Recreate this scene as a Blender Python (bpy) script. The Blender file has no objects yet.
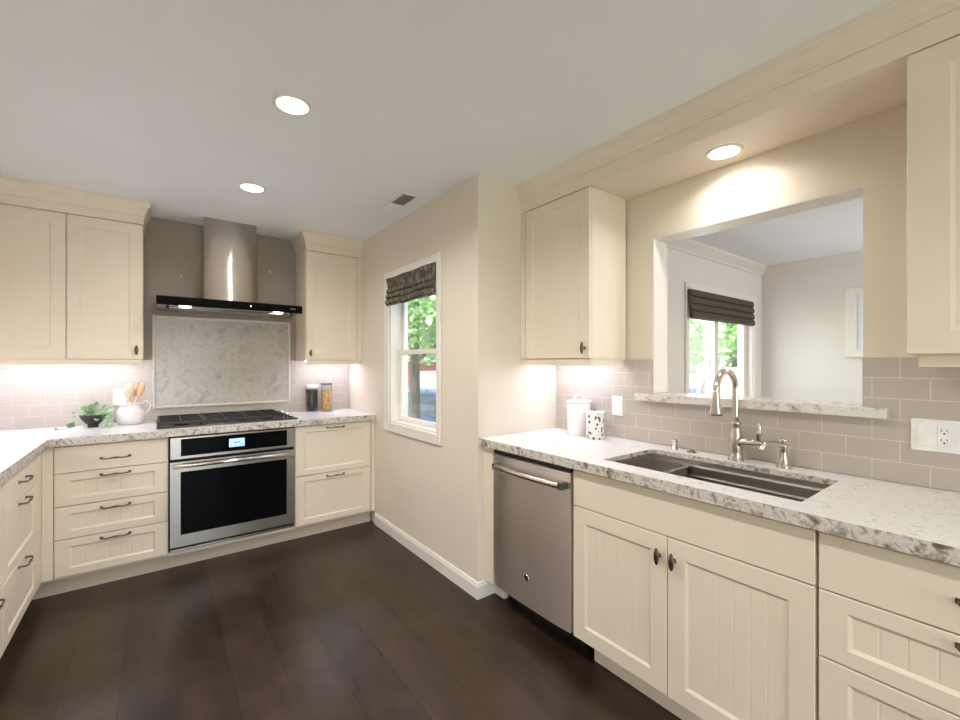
import bpy, bmesh, math, random
from mathutils import Vector, Matrix
random.seed(7)
S = bpy.context.scene
COL = S.collection
PI = math.pi

# ------------------------------------------------------------------ camera
cam_d = bpy.data.cameras.new('camera')
cam = bpy.data.objects.new('camera', cam_d); COL.objects.link(cam)
F_PX, YAW, V0, CAM_H = 428.1, math.radians(37.1), 363.6, 1.345
cam_d.sensor_fit = 'HORIZONTAL'; cam_d.sensor_width = 36.0
cam_d.lens = F_PX * 36.0 / 960.0
cam_d.shift_y = (V0 - 360.0) / 960.0
cam_d.clip_start = 0.02; cam_d.clip_end = 300
cam.location = (0, 0, CAM_H)
cam.rotation_euler = (PI/2, 0, -YAW)
S.camera = cam
# ------------------------------------------------------------------ exposure
S.view_settings.view_transform = 'Standard'
S.view_settings.look = 'None'
S.view_settings.gamma = 1.0
S.view_settings.use_curve_mapping = False
S.view_settings.exposure = 0.23
S.cycles.use_denoising = True
S.cycles.max_bounces = 10
S.cycles.diffuse_bounces = 6
S.cycles.sample_clamp_indirect = 8.0
# ------------------------------------------------------------------ world and sun
W = bpy.data.worlds.new('sky'); S.world = W; W.use_nodes = True
wn = W.node_tree; wn.nodes.clear()
wo = wn.nodes.new('ShaderNodeOutputWorld'); bg = wn.nodes.new('ShaderNodeBackground')
sk = wn.nodes.new('ShaderNodeTexSky'); sk.sky_type = 'NISHITA'; sk.sun_disc = False
sk.sun_elevation = math.radians(50); sk.sun_rotation = math.radians(230); sk.air_density = 1.0; sk.dust_density = 2.5
bg.inputs['Strength'].default_value = 0.55
wn.links.new(sk.outputs[0], bg.inputs[0]); wn.links.new(bg.outputs[0], wo.inputs[0])
sun_d = bpy.data.lights.new('sun', 'SUN'); sun_d.energy = 9.0; sun_d.angle = math.radians(2); sun_d.color = (1, .95, .86)
sun = bpy.data.objects.new('sun', sun_d); COL.objects.link(sun)
sun.rotation_euler = Vector((.62, .42, -.85)).to_track_quat('-Z', 'Y').to_euler()

def area(name, loc, aim, sx, sy, watts, col=(1, 1, 1), spread=180):
    d = bpy.data.lights.new(name, 'AREA'); d.shape = 'RECTANGLE'; d.size = sx; d.size_y = sy
    d.energy = watts; d.color = col; d.spread = math.radians(spread)
    o = bpy.data.objects.new(name, d); COL.objects.link(o); o.location = loc
    o.rotation_euler = Vector(aim).to_track_quat('-Z', 'Y').to_euler()
    return o
DAY = (.90, .95, 1.0); WARM = (1.0, .955, .90); COOL = (.68, .73, 1.0)
area('fill_rear_door', (-0.1, -3.30, 1.15), (0, 1, 0), 2.3, 2.0, 46, (.90, .95, 1.0))  # added fill for the whole room, shining in through the added rear door
area('daylight_kitchen_window', (1.72, 2.77, 1.42), (-1, 0, 0), .66, 1.05, 3, DAY)
area('daylight_dining_window', (4.55, 2.22, 1.40), (0, -1, 0), 1.38, 1.1, 25, (.95, .97, 1.0))
area('fill_dining_side', (4.6, -2.9, 1.5), (0, 1, 0), 1.6, 1.5, 50, (.97, .98, 1.0))  # added fill lamp inside the dining room, no window behind it

# ------------------------------------------------------------------ node materials
def nm(name):
    m = bpy.data.materials.new(name); m.use_nodes = True
    nt = m.node_tree; b = nt.nodes['Principled BSDF']
    return m, nt, b
def rgb(r, g, b):
    f = lambda c: (c/255/12.92) if c/255 <= .04045 else ((c/255+.055)/1.055)**2.4
    return (f(r), f(g), f(b), 1)
def N(nt, t, **kw):
    n = nt.nodes.new(t)
    for k, v in kw.items():
        if k in n.inputs: n.inputs[k].default_value = v
        else: setattr(n, k, v)
    return n
def coords(nt, scale=(1, 1, 1), rot=(0, 0, 0), loc=(0, 0, 0)):
    tc = N(nt, 'ShaderNodeTexCoord'); mp = N(nt, 'ShaderNodeMapping')
    mp.inputs['Scale'].default_value = scale; mp.inputs['Rotation'].default_value = rot; mp.inputs['Location'].default_value = loc
    nt.links.new(tc.outputs['Object'], mp.inputs[0]); return mp.outputs[0]
def ramp(nt, src, stops):
    r = N(nt, 'ShaderNodeValToRGB'); e = r.color_ramp.elements
    while len(e) > 1: e.remove(e[-1])
    e[0].position, e[0].color = stops[0]
    for p, c in stops[1:]:
        x = e.new(p); x.color = c
    nt.links.new(src, r.inputs[0]); return r.outputs[0]
def bump(nt, b, src, strength, dist=.002):
    bp = N(nt, 'ShaderNodeBump'); bp.inputs['Strength'].default_value = strength; bp.inputs['Distance'].default_value = dist
    nt.links.new(src, bp.inputs['Height']); nt.links.new(bp.outputs[0], b.inputs['Normal'])
def paint(name, c, rough=.5, var=.03, scale=6, bumps=0, spec=.4):
    m, nt, b = nm(name)
    n = N(nt, 'ShaderNodeTexNoise', Scale=scale, Detail=4.0); nt.links.new(coords(nt), n.inputs[0])
    lo = tuple(max(0, x*(1-var)) for x in c[:3])+(1,); hi = tuple(min(1, x*(1+var)) for x in c[:3])+(1,)
    nt.links.new(ramp(nt, n.outputs[0], [(.3, lo), (.7, hi)]), b.inputs['Base Color'])
    b.inputs['Roughness'].default_value = rough; b.inputs['Specular IOR Level'].default_value = spec
    if bumps:
        n2 = N(nt, 'ShaderNodeTexNoise', Scale=90.0, Detail=3.0); nt.links.new(coords(nt), n2.inputs[0])
        bump(nt, b, n2.outputs[0], bumps)
    return m
def metal(name, c, rough=.28, stretch=None, aniso=0.0, rot=0.0):
    m, nt, b = nm(name)
    b.inputs['Metallic'].default_value = 1; b.inputs['Base Color'].default_value = c
    b.inputs['Roughness'].default_value = rough
    n = N(nt, 'ShaderNodeTexNoise', Scale=1.0, Detail=2.0)
    nt.links.new(coords(nt, stretch or (30, 30, 30)), n.inputs[0])
    nt.links.new(ramp(nt, n.outputs[0], [(.3, tuple(x*.97 for x in c[:3])+(1,)), (.7, tuple(x*1.03 for x in c[:3])+(1,))]), b.inputs['Base Color'])
    if aniso:
        tg = N(nt, 'ShaderNodeTangent', direction_type='RADIAL', axis='Z'); nt.links.new(tg.outputs[0], b.inputs['Tangent'])
        b.inputs['Anisotropic'].default_value = aniso; b.inputs['Anisotropic Rotation'].default_value = rot
    return m
def plain(name, c, rough=.4, metallic=0, spec=.5, coat=0):
    m, nt, b = nm(name)
    n = N(nt, 'ShaderNodeTexNoise', Scale=25.0); nt.links.new(coords(nt), n.inputs[0])
    nt.links.new(ramp(nt, n.outputs[0], [(.3, tuple(x*.95 for x in c[:3])+(1,)), (.7, tuple(min(1, x*1.05) for x in c[:3])+(1,))]), b.inputs['Base Color'])
    b.inputs['Roughness'].default_value = rough; b.inputs['Metallic'].default_value = metallic
    b.inputs['Specular IOR Level'].default_value = spec; b.inputs['Coat Weight'].default_value = coat
    return m
def emit(name, c, s):
    m, nt, b = nm(name); b.inputs['Base Color'].default_value = c
    b.inputs['Emission Color'].default_value = c; b.inputs['Emission Strength'].default_value = s
    return m
def glass(name, tint=(1, 1, 1, 1), fac=.06):
    m = bpy.data.materials.new(name); m.use_nodes = True; nt = m.node_tree; nt.nodes.clear()
    o = N(nt, 'ShaderNodeOutputMaterial'); mx = N(nt, 'ShaderNodeMixShader'); t = N(nt, 'ShaderNodeBsdfTransparent'); g = N(nt, 'ShaderNodeBsdfGlossy')
    t.inputs[0].default_value = tint; g.inputs['Roughness'].default_value = .02
    lw = N(nt, 'ShaderNodeLayerWeight'); lw.inputs[0].default_value = .25
    ml = N(nt, 'ShaderNodeMath', operation='MULTIPLY_ADD'); ml.inputs[1].default_value = .35; ml.inputs[2].default_value = fac*.4
    nt.links.new(lw.outputs['Fresnel'], ml.inputs[0]); nt.links.new(ml.outputs[0], mx.inputs[0])
    nt.links.new(t.outputs[0], mx.inputs[1]); nt.links.new(g.outputs[0], mx.inputs[2]); nt.links.new(mx.outputs[0], o.inputs[0])
    return m
def stone(name, stops, scale, edge=False):
    m, nt, b = nm(name); c = coords(nt, (1, 1, 1.0))
    n0 = N(nt, 'ShaderNodeTexNoise', Scale=scale, Detail=8.0, Roughness=.62, Distortion=1.6); nt.links.new(c, n0.inputs[0])
    n1 = N(nt, 'ShaderNodeTexNoise', Scale=scale*3.1, Detail=5.0, Roughness=.6, Distortion=.9); nt.links.new(c, n1.inputs[0])
    mx = N(nt, 'ShaderNodeMath', operation='MULTIPLY_ADD'); mx.inputs[1].default_value = .45
    ml = N(nt, 'ShaderNodeMath', operation='MULTIPLY'); ml.inputs[1].default_value = .55
    nt.links.new(n1.outputs[0], ml.inputs[0]); nt.links.new(n0.outputs[0], mx.inputs[0]); nt.links.new(ml.outputs[0], mx.inputs[2])
    nt.links.new(ramp(nt, mx.outputs[0], stops), b.inputs['Base Color'])
    b.inputs['Roughness'].default_value = .22 if not edge else .5
    if edge: bump(nt, b, n1.outputs[0], .7, .006)
    return m
def tile(name, ax, c1, c2, grout, loc):
    # running-bond wall tile; ax = axis that runs along the wall
    m, nt, b = nm(name)
    tc = N(nt, 'ShaderNodeTexCoord'); sp = N(nt, 'ShaderNodeSeparateXYZ'); cb = N(nt, 'ShaderNodeCombineXYZ')
    nt.links.new(tc.outputs['Object'], sp.inputs[0])
    a1 = N(nt, 'ShaderNodeMath', operation='ADD'); a1.inputs[1].default_value = loc[0]
    a2 = N(nt, 'ShaderNodeMath', operation='ADD'); a2.inputs[1].default_value = loc[1]
    nt.links.new(sp.outputs[ax], a1.inputs[0]); nt.links.new(sp.outputs['Z'], a2.inputs[0])
    nt.links.new(a1.outputs[0], cb.inputs[0]); nt.links.new(a2.outputs[0], cb.inputs[1])
    br = N(nt, 'ShaderNodeTexBrick', Scale=1.0); br.inputs['Brick Width'].default_value = .1508; br.inputs['Row Height'].default_value = .0754
    br.inputs['Mortar Size'].default_value = .0016; br.inputs['Mortar Smooth'].default_value = .3; br.inputs['Bias'].default_value = 0
    br.inputs['Color1'].default_value = c1; br.inputs['Color2'].default_value = c2; br.inputs['Mortar'].default_value = grout
    nt.links.new(cb.outputs[0], br.inputs[0]); nt.links.new(br.outputs[0], b.inputs['Base Color'])
    b.inputs['Roughness'].default_value = .28
    iv = N(nt, 'ShaderNodeMath', operation='SUBTRACT'); iv.inputs[0].default_value = 1.0; nt.links.new(br.outputs['Fac'], iv.inputs[1])
    bump(nt, b, iv.outputs[0], .35, .002)
    return m
def wood_floor():
    m, nt, b = nm('dark_plank_floor')
    c = coords(nt, (1, 1, 1), (0, 0, PI/2), (.11, -.07, 0))
    br = N(nt, 'ShaderNodeTexBrick', Scale=1.0); br.inputs['Brick Width'].default_value = 1.5; br.inputs['Row Height'].default_value = .19
    br.inputs['Mortar Size'].default_value = .0014; br.inputs['Mortar Smooth'].default_value = .1; br.offset = .37
    br.inputs['Color1'].default_value = (.0, .0, .0, 1); br.inputs['Color2'].default_value = (1, 1, 1, 1); br.inputs['Mortar'].default_value = (.5, .5, .5, 1)
    nt.links.new(c, br.inputs[0])
    g = N(nt, 'ShaderNodeTexNoise', Scale=1.0, Detail=7.0, Roughness=.65, Distortion=.6); nt.links.new(coords(nt, (26, 2.2, 1)), g.inputs[0])
    k = N(nt, 'ShaderNodeTexNoise', Scale=3.2, Detail=3.0, Distortion=1.2); nt.links.new(coords(nt, (1.4, .9, 1)), k.inputs[0])
    a = N(nt, 'ShaderNodeMath', operation='MULTIPLY'); a.inputs[1].default_value = .20; nt.links.new(br.outputs[0], a.inputs[0])
    a2 = N(nt, 'ShaderNodeMath', operation='MULTIPLY_ADD'); a2.inputs[1].default_value = .40; nt.links.new(g.outputs[0], a2.inputs[0]); nt.links.new(a.outputs[0], a2.inputs[2])
    a3 = N(nt, 'ShaderNodeMath', operation='MULTIPLY_ADD'); a3.inputs[1].default_value = .55; nt.links.new(k.outputs[0], a3.inputs[0]); nt.links.new(a2.outputs[0], a3.inputs[2])
    col = ramp(nt, a3.outputs[0], [(.30, (.010, .0055, .0032, 1)), (.52, (.032, .0185, .0110, 1)), (.80, (.062, .038, .0235, 1))])
    mx = N(nt, 'ShaderNodeMix', data_type='RGBA'); nt.links.new(br.outputs['Fac'], mx.inputs[0]); nt.links.new(col, mx.inputs[6]); mx.inputs[7].default_value = (.006, .004, .003, 1)
    nt.links.new(mx.outputs[2], b.inputs['Base Color'])
    nt.links.new(ramp(nt, g.outputs[0], [(.3, (.27,)*3+(1,)), (.75, (.38,)*3+(1,))]), b.inputs['Roughness'])
    b.inputs['Specular IOR Level'].default_value = .38
    bump(nt, b, g.outputs[0], .12, .001)
    return m
def pattern(name, base, dark, scale, thr, rough=.8, stretch=(1, 1, 1)):
    m, nt, b = nm(name)
    v = N(nt, 'ShaderNodeTexVoronoi', Scale=scale); nt.links.new(coords(nt, stretch), v.inputs[0])
    nt.links.new(ramp(nt, v.outputs['Distance'], [(thr, dark), (thr+.06, base)]), b.inputs['Base Color'])
    b.inputs['Roughness'].default_value = rough
    return m
def leafy(name, lo, hi, scale=1.5):
    m, nt, b = nm(name)
    n = N(nt, 'ShaderNodeTexNoise', Scale=scale, Detail=4.0); nt.links.new(coords(nt), n.inputs[0])
    nt.links.new(ramp(nt, n.outputs[0], [(.35, lo), (.65, hi)]), b.inputs['Base Color'])
    b.inputs['Roughness'].default_value = .6
    b.inputs['Transmission Weight'].default_value = 0
    return m

CAB = paint('cream_cabinet_paint', (.81, .71, .585, 1), .42, .02, 5)
WALL = paint('cream_wall_paint', (.765, .69, .585, 1), .75, .015, 3, .08)
WHITEWALL = paint('pale_dining_wall_paint', (.79, .755, .70, 1), .75, .015, 3, .05)
CEIL = paint('white_ceiling_paint', (.90, .915, .945, 1), .85, .012, 3, .12)
TRIM = paint('white_trim_paint', (.84, .80, .74, 1), .4, .01, 5)
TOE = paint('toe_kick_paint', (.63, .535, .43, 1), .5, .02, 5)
FLOOR = wood_floor()
TILE_R = tile('taupe_tile', 'Y', (.49, .43, .375, 1), (.515, .455, .40, 1), (.69, .63, .57, 1), (.2886, -.917+.0754*20))
TILE_B = tile('taupe_tile_range_wall', 'X', (.49, .43, .375, 1), (.515, .455, .40, 1), (.64, .585, .53, 1), (.06, -.921+.0754*20))
QUARTZ = stone('pale_quartz', [(.36, (.62, .59, .57, 1)), (.44, (.74, .725, .72, 1)), (.49, (.84, .83, .83, 1)), (.56, (.76, .75, .75, 1)), (.62, (.82, .81, .81, 1))], 15)
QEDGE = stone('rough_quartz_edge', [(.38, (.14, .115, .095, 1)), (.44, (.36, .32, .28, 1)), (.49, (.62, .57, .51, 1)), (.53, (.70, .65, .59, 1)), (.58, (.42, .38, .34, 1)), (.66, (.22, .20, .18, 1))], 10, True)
MARBLE = stone('grey_marble_panel', [(.34, (.34, .305, .265, 1)), (.45, (.44, .40, .355, 1)), (.52, (.50, .46, .41, 1)), (.6, (.42, .385, .345, 1)), (.68, (.56, .52, .47, 1))], 5)
MFRAME = plain('marble_liner', (.62, .57, .52, 1), .35)
STEEL = metal('brushed_steel', (.41, .38, .35, 1), .27, (4, 4, 160), .6, .25)
STEELV = metal('brushed_steel_upright', (.86, .80, .74, 1), .32, (4, 4, 160), .85, .25)
SINKM = metal('sink_steel', (.52, .49, .46, 1), .34, (60, 4, 60))
NICKEL = metal('brushed_nickel', (.62, .575, .53, 1), .24)
PEWTER = metal('dark_pewter', (.17, .14, .115, 1), .36)
CHROME = metal('bright_steel', (.75, .74, .72, 1), .15)
BLACKG = plain('black_glass', (.004, .004, .0045, 1), .08, spec=.05)
BLACK = plain('black_enamel', (.012, .012, .013, 1), .35)
IRON = plain('cast_iron', (.018, .018, .02, 1), .45)
VOID = plain('dark_gap', (.02, .016, .013, 1), .8)
WHITE = plain('white_ceramic', (.85, .83, .80, 1), .25)
PLATE = plain('white_plastic', (.84, .83, .82, 1), .35)
LENS = emit('lamp_lens', (1, .95, .87, 1), 14)
STRIP = emit('led_strip', (.95, .95, 1, 1), 10)
SCREEN = emit('oven_screen', (.36, .55, 1.0, 1), 1.0)
SCREENG = emit('oven_screen_green', (.12, .62, .25, 1), .9)
SCREEND = plain('screen_mark', (.02, .03, .10, 1), .4)
PANE = glass('window_glass')
JARG = glass('jar_glass', (.96, .97, .97, 1), .03)
SHADE_K = pattern('brown_patterned_fabric', (.090, .076, .060, 1), (.215, .185, .145, 1), 30, .40, .9, (1, 1, .6))
SHADE_D = paint('olive_brown_fabric', (.095, .079, .057, 1), .9, .10, 40)
CANP = pattern('white_ceramic_navy_print', (.84, .82, .80, 1), (.035, .03, .10, 1), 50, .30, .3, (1, 1, .75))
DARKF = plain('coffee_beans', (.018, .015, .014, 1), .45)
ORANGE = pattern('dried_pasta', (.62, .32, .11, 1), (.82, .60, .30, 1), 55, .35, .6)
WOOD = paint('pale_wood', (.66, .40, .22, 1), .5, .12, 20)
LEAF = leafy('ivy_leaf', (.11, .27, .10, 1), (.44, .58, .36, 1), 26)
BOWLB = plain('dark_bowl', (.02, .017, .016, 1), .4)
TREE = leafy('tree_leaf', (.20, .44, .13, 1), (.52, .76, .34, 1), 3.0)
TREE2 = leafy('distant_tree_leaf', (.16, .38, .13, 1), (.42, .66, .30, 1), 3.0)
BARK = paint('bark', (.13, .11, .095, 1), .9, .25, 9, .5)
GRASS = leafy('lawn', (.16, .30, .07, 1), (.30, .42, .14, 1), 3)
ASPH = paint('pale_street', (.50, .49, .48, 1), .9, .06, 2)
BLUE = plain('blue_car_paint', (.05, .17, .50, 1), .25, spec=.5, coat=.6)
SLATE = plain('steel_blue_car_paint', (.16, .27, .44, 1), .25, spec=.5, coat=.6)
RUBBER = plain('tyre_rubber', (.02, .02, .02, 1), .8)
CARGL = plain('car_glass', (.10, .13, .16, 1), .08)
FENCE = paint('white_fence_paint', (.82, .82, .80, 1), .6, .02, 3)
REDB = paint('red_siding', (.48, .10, .10, 1), .7, .06, 4)
ROOF = paint('grey_roof', (.25, .24, .24, 1), .9, .1, 6)
VENTM = plain('grey_vent_metal', (.16, .155, .15, 1), .5)

# ------------------------------------------------------------------ mesh helpers (world coordinates; obj() shifts to the root)
def add_box(bm, a, b, bev=0.0, mi=0, segs=1):
    lo = [min(a[i], b[i]) for i in range(3)]; hi = [max(a[i], b[i]) for i in range(3)]
    vs = [bm.verts.new((x, y, z)) for z in (lo[2], hi[2]) for y in (lo[1], hi[1]) for x in (lo[0], hi[0])]
    fs = [bm.faces.new([vs[i] for i in q]) for q in ((0, 2, 3, 1), (4, 5, 7, 6), (0, 1, 5, 4), (2, 6, 7, 3), (0, 4, 6, 2), (1, 3, 7, 5))]
    for f in fs: f.material_index = mi
    if bev > 0:
        es = list({e for f in fs for e in f.edges})
        bmesh.ops.bevel(bm, geom=es, offset=bev, segments=segs, affect='EDGES', profile=.5)
def add_lathe(bm, prof, c=(0, 0, 0), seg=28, axis='Z', scale=(1, 1, 1), mi=0, caps=True):
    def P(r, h, a):
        x, y = r*math.cos(a), r*math.sin(a)
        v = {'Z': (x, y, h), 'X': (h, x, y), 'Y': (x, h, y)}[axis]
        return (c[0]+v[0]*scale[0], c[1]+v[1]*scale[1], c[2]+v[2]*scale[2])
    rings = []
    for r, h in prof:
        if r < 1e-6: rings.append([bm.verts.new(P(0, h, 0))])
        else: rings.append([bm.verts.new(P(r, h, 2*PI*k/seg)) for k in range(seg)])
    for A, B in zip(rings, rings[1:]):
        for k in range(seg):
            j = (k+1) % seg
            vs = [A[0]] if len(A) == 1 else [A[k], A[j]]
            vs += [B[0]] if len(B) == 1 else [B[j], B[k]]
            if len(vs) >= 3:
                f = bm.faces.new(vs); f.smooth = True; f.material_index = mi
    for R in (rings[0], rings[-1]):
        if caps and len(R) > 1:
            f = bm.faces.new(R); f.material_index = mi
def add_tube(bm, pts, rad, seg=12, sub=1, mi=0):
    pts = [Vector(p) for p in pts]
    rs = list(rad) if hasattr(rad, '__len__') else [rad]*len(pts)
    if sub > 1:      # Catmull-Rom smoothing
        q, qr = [], []
        for i in range(len(pts)-1):
            p0, p1, p2, p3 = pts[max(i-1, 0)], pts[i], pts[i+1], pts[min(i+2, len(pts)-1)]
            for s in range(sub):
                t = s/sub
                q.append(.5*((2*p1)+(p2-p0)*t+(2*p0-5*p1+4*p2-p3)*t*t+(3*p1-p0-3*p2+p3)*t**3)); qr.append(rs[i]*(1-t)+rs[i+1]*t)
        q.append(pts[-1]); qr.append(rs[-1]); pts, rs = q, qr
    up = None; rings = []
    for i, p in enumerate(pts):
        d = (pts[min(i+1, len(pts)-1)]-pts[max(i-1, 0)]).normalized()
        if up is None:
            up = d.orthogonal().normalized()
        up = (up-d*up.dot(d)).normalized(); sd = d.cross(up)
        rings.append([bm.verts.new(p+(up*math.cos(2*PI*k/seg)+sd*math.sin(2*PI*k/seg))*rs[i]) for k in range(seg)])
    for A, B in zip(rings, rings[1:]):
        for k in range(seg):
            f = bm.faces.new((A[k], A[(k+1) % seg], B[(k+1) % seg], B[k])); f.smooth = True; f.material_index = mi
    for R in (rings[0], rings[-1]):
        f = bm.faces.new(R); f.material_index = mi
def add_prism(bm, poly, axis, a, b, smooth=False, mi=0):
    # poly: 2-D outline; axis: extrusion axis ('X': poly=(y,z), 'Y': poly=(x,z), 'Z': poly=(x,y))
    def P(p, h): return {'X': (h, p[0], p[1]), 'Y': (p[0], h, p[1]), 'Z': (p[0], p[1], h)}[axis]
    A = [bm.verts.new(P(p, a)) for p in poly]; B = [bm.verts.new(P(p, b)) for p in poly]
    n = len(poly)
    for k in range(n):
        f = bm.faces.new((A[k], A[(k+1) % n], B[(k+1) % n], B[k])); f.smooth = smooth; f.material_index = mi
    for R in (A, B):
        f = bm.faces.new(R); f.material_index = mi
def add_sweep(bm, prof, path, side=1, mi=0):
    # prof: list of (out, z) closed; path: list of (x, y); mitred; 'side' chooses which side is outward
    P = [Vector(p) for p in path]; rings = []
    nr = []
    for i in range(len(P)-1):
        d = (P[i+1]-P[i]).normalized(); nr.append(Vector((d.y, -d.x))*side)
    for i, p in enumerate(P):
        if i == 0: o = nr[0]
        elif i == len(P)-1: o = nr[-1]
        else:
            s = nr[i-1]+nr[i]; o = s/ max(.2, s.dot(nr[i]))
        rings.append([bm.verts.new((p.x+o.x*u, p.y+o.y*u, z)) for u, z in prof])
    n = len(prof)
    for A, B in zip(rings, rings[1:]):
        for k in range(n):
            f = bm.faces.new((A[k], A[(k+1) % n], B[(k+1) % n], B[k])); f.material_index = mi
    for R in (rings[0], rings[-1]): bm.faces.new(R)
ROOT = {}
def obj(name, bm, mats, parent=None, smooth_angle=None):
    bmesh.ops.recalc_face_normals(bm, faces=bm.faces)
    off = ROOT.get(parent.name if parent else None, Vector((0, 0, 0)))
    if parent:
        bmesh.ops.translate(bm, verts=bm.verts, vec=-off)
    me = bpy.data.meshes.new(name); bm.to_mesh(me); bm.free()
    for m in (mats if isinstance(mats, (list, tuple)) else [mats]): me.materials.append(m)
    o = bpy.data.objects.new(name, me); COL.objects.link(o)
    if parent:
        o.parent = parent; ROOT[o.name] = off
    return o
def thing(name, label, cat, loc=(0, 0, 0), group=None):
    o = bpy.data.objects.new(name, None); COL.objects.link(o); o.location = loc; o.empty_display_size = .1
    o['label'] = label; o['category'] = cat
    if group: o['group'] = group
    ROOT[o.name] = Vector(loc); return o
def tag(o, label, cat, group=None, kind=None):
    o['label'] = label; o['category'] = cat
    if group: o['group'] = group
    if kind: o['kind'] = kind
    return o
def struct(name, bm, m, parent=None):
    o = obj(name, bm, m, parent)
    if not parent: o['kind'] = 'structure'
    return o
def BM(): return bmesh.new()
def box(name, a, b, m, parent=None, bev=0.0):
    bm = BM(); add_box(bm, a, b, bev); return obj(name, bm, m, parent)

# ------------------------------------------------------------------ key planes of the place
ZC = 2.435                       # ceiling
YW = 4.03; XW = 1.471; YR = 1.964; XR = 2.13
CB, YB, UB = 3.38, 3.41, 3.70    # counter edge, base faces, wall-cabinet faces on the range wall
CR, XB, XU = 1.48, 1.509, 1.80   # the same on the sink wall
XLW, XLE, XLF = -1.13, -.485, -.515
ZT, ZU = .918, .876
YREAR, XD = -3.2, 5.5
ZS = 2.273                       # soffit underside

# ================================================================== STRUCTURE
bm = BM(); add_box(bm, (XLW-.15, YREAR-.15, -.12), (XD+.15, YW+.15, 0)); struct('floor', bm, FLOOR)
bm = BM()
add_box(bm, (XLW-.15, YREAR-.15, ZC), (XW+.15, YW+.15, ZC+.15)); add_box(bm, (XW+.15, YREAR-.15, ZC), (XD+.15, YR+.14, ZC+.15))
struct('ceiling', bm, CEIL)
bm = BM(); add_box(bm, (XLW-.15, YW, 0), (XW+.15, YW+.15, ZC)); struct('wall_back', bm, WALL)
bm = BM(); add_box(bm, (XLW-.15, YREAR, 0), (XLW, YW, ZC)); struct('wall_left', bm, WALL)
# rear wall, with an opening for the added glazed door
bm = BM(); add_box(bm, (XLW-.15, YREAR-.15, 0), (-1.3+.0, YREAR, ZC)); add_box(bm, (1.1, YREAR-.15, 0), (XR+.13, YREAR, ZC)); add_box(bm, (-1.3, YREAR-.15, 2.15), (1.1, YREAR, ZC))
struct('wall_rear', bm, WALL)
# window wall (beside the range), opening y 2.426..3.12, z .885..2.0
WY0, WY1, WZ0, WZ1 = 2.402, 3.12, .885, 2.0
bm = BM()
for a, b in (((XW, YR, 0), (XW+.15, WY0, ZC)), ((XW, WY1, 0), (XW+.15, YW, ZC)), ((XW, WY0, 0), (XW+.15, WY1, WZ0)), ((XW, WY0, WZ1), (XW+.15, WY1, ZC))): add_box(bm, a, b)
bmesh.ops.remove_doubles(bm, verts=bm.verts, dist=1e-5)
struct('wall_window', bm, WALL)
bm = BM(); add_box(bm, (XW+.15, YR, 0), (XR+.13, YR+.14, ZC)); struct('wall_return', bm, WALL)
# sink wall with the pass-through
PY0, PY1, PZ0, PZ1 = .417, 1.275, 1.147, 2.015
bm = BM()
for a, b in (((XR, PY1, 0), (XR+.13, YR, ZC)), ((XR, YREAR, 0), (XR+.13, PY0, ZC)), ((XR, PY0, 0), (XR+.13, PY1, PZ0)), ((XR, PY0, PZ1), (XR+.13, PY1, ZC))): add_box(bm, a, b)
struct('wall_right', bm, WALL)
# dining room walls, window opening x 3.83..5.26
DX0, DX1, DZ0, DZ1 = 3.83, 5.26, .85, 2.02
bm = BM()
for a, b in (((XR+.13, YR-.01, 0), (DX0, YR+.14, ZC)), ((DX1, YR-.01, 0), (XD+.15, YR+.14, ZC)), ((DX0, YR-.01, 0), (DX1, YR+.14, DZ0)), ((DX0, YR-.01, DZ1), (DX1, YR+.14, ZC))): add_box(bm, a, b)
struct('wall_dining_back', bm, WHITEWALL)
bm = BM(); add_box(bm, (XD, YREAR-.15, 0), (XD+.15, YR-.01, ZC)); struct('wall_dining_right', bm, WHITEWALL)
bm = BM(); add_box(bm, (XR+.13, YREAR-.15, 0), (XD, YREAR, ZC)); struct('wall_dining_front', bm, WHITEWALL)
# soffit over the sink wall and its crown
bm = BM(); add_box(bm, (XU, YREAR, ZS), (XR, YR, ZC)); struct('soffit_right', bm, CAB)
CROWN = [(0, 2.345), (.006, 2.345), (.010, 2.352), (.010, 2.362), (.016, 2.368), (.020, 2.385), (.030, 2.404), (.040, 2.414), (.042, 2.424), (.042, ZC), (0, ZC)]
bm = BM(); add_sweep(bm, CROWN, [(XU, YREAR), (XU, YR)], -1); struct('trim_1', bm, CAB)
DCR = [(0, 2.34), (.012, 2.34), (.02, 2.36), (.06, 2.40), (.075, 2.415), (.075, ZC), (0, ZC)]
bm = BM(); add_sweep(bm, DCR, [(XR+.13, YR-.01), (XD, YR-.01), (XD, YREAR)], 1); struct('trim_2', bm, WHITEWALL)
# jamb liner of the pass-through (painted white); white top piece imitates daylight on the lintel
bm = BM(); add_box(bm, (XR-.002, PY1-.008, 1.184), (XR+.135, PY1+.004, PZ1), .002); add_box(bm, (XR+.001, PY0, PZ1-.004), (XR+.132, PY1-.008, PZ1+.002), .001); struct('trim_3', bm, TRIM)
# baseboards
BB = [(0, 0), (.014, 0), (.014, .070), (.010, .080), (.008, .090), (0, .092)]
bm = BM(); add_sweep(bm, BB, [(XW, 3.40), (XW, YR), (1.585, YR)], 1); struct('baseboard_window', bm, TRIM)
bm = BM(); add_sweep(bm, BB, [(XD, YREAR), (XD, YR-.01), (XR+.13, YR-.01)], -1); struct('baseboard_dining', bm, TRIM)
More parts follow.
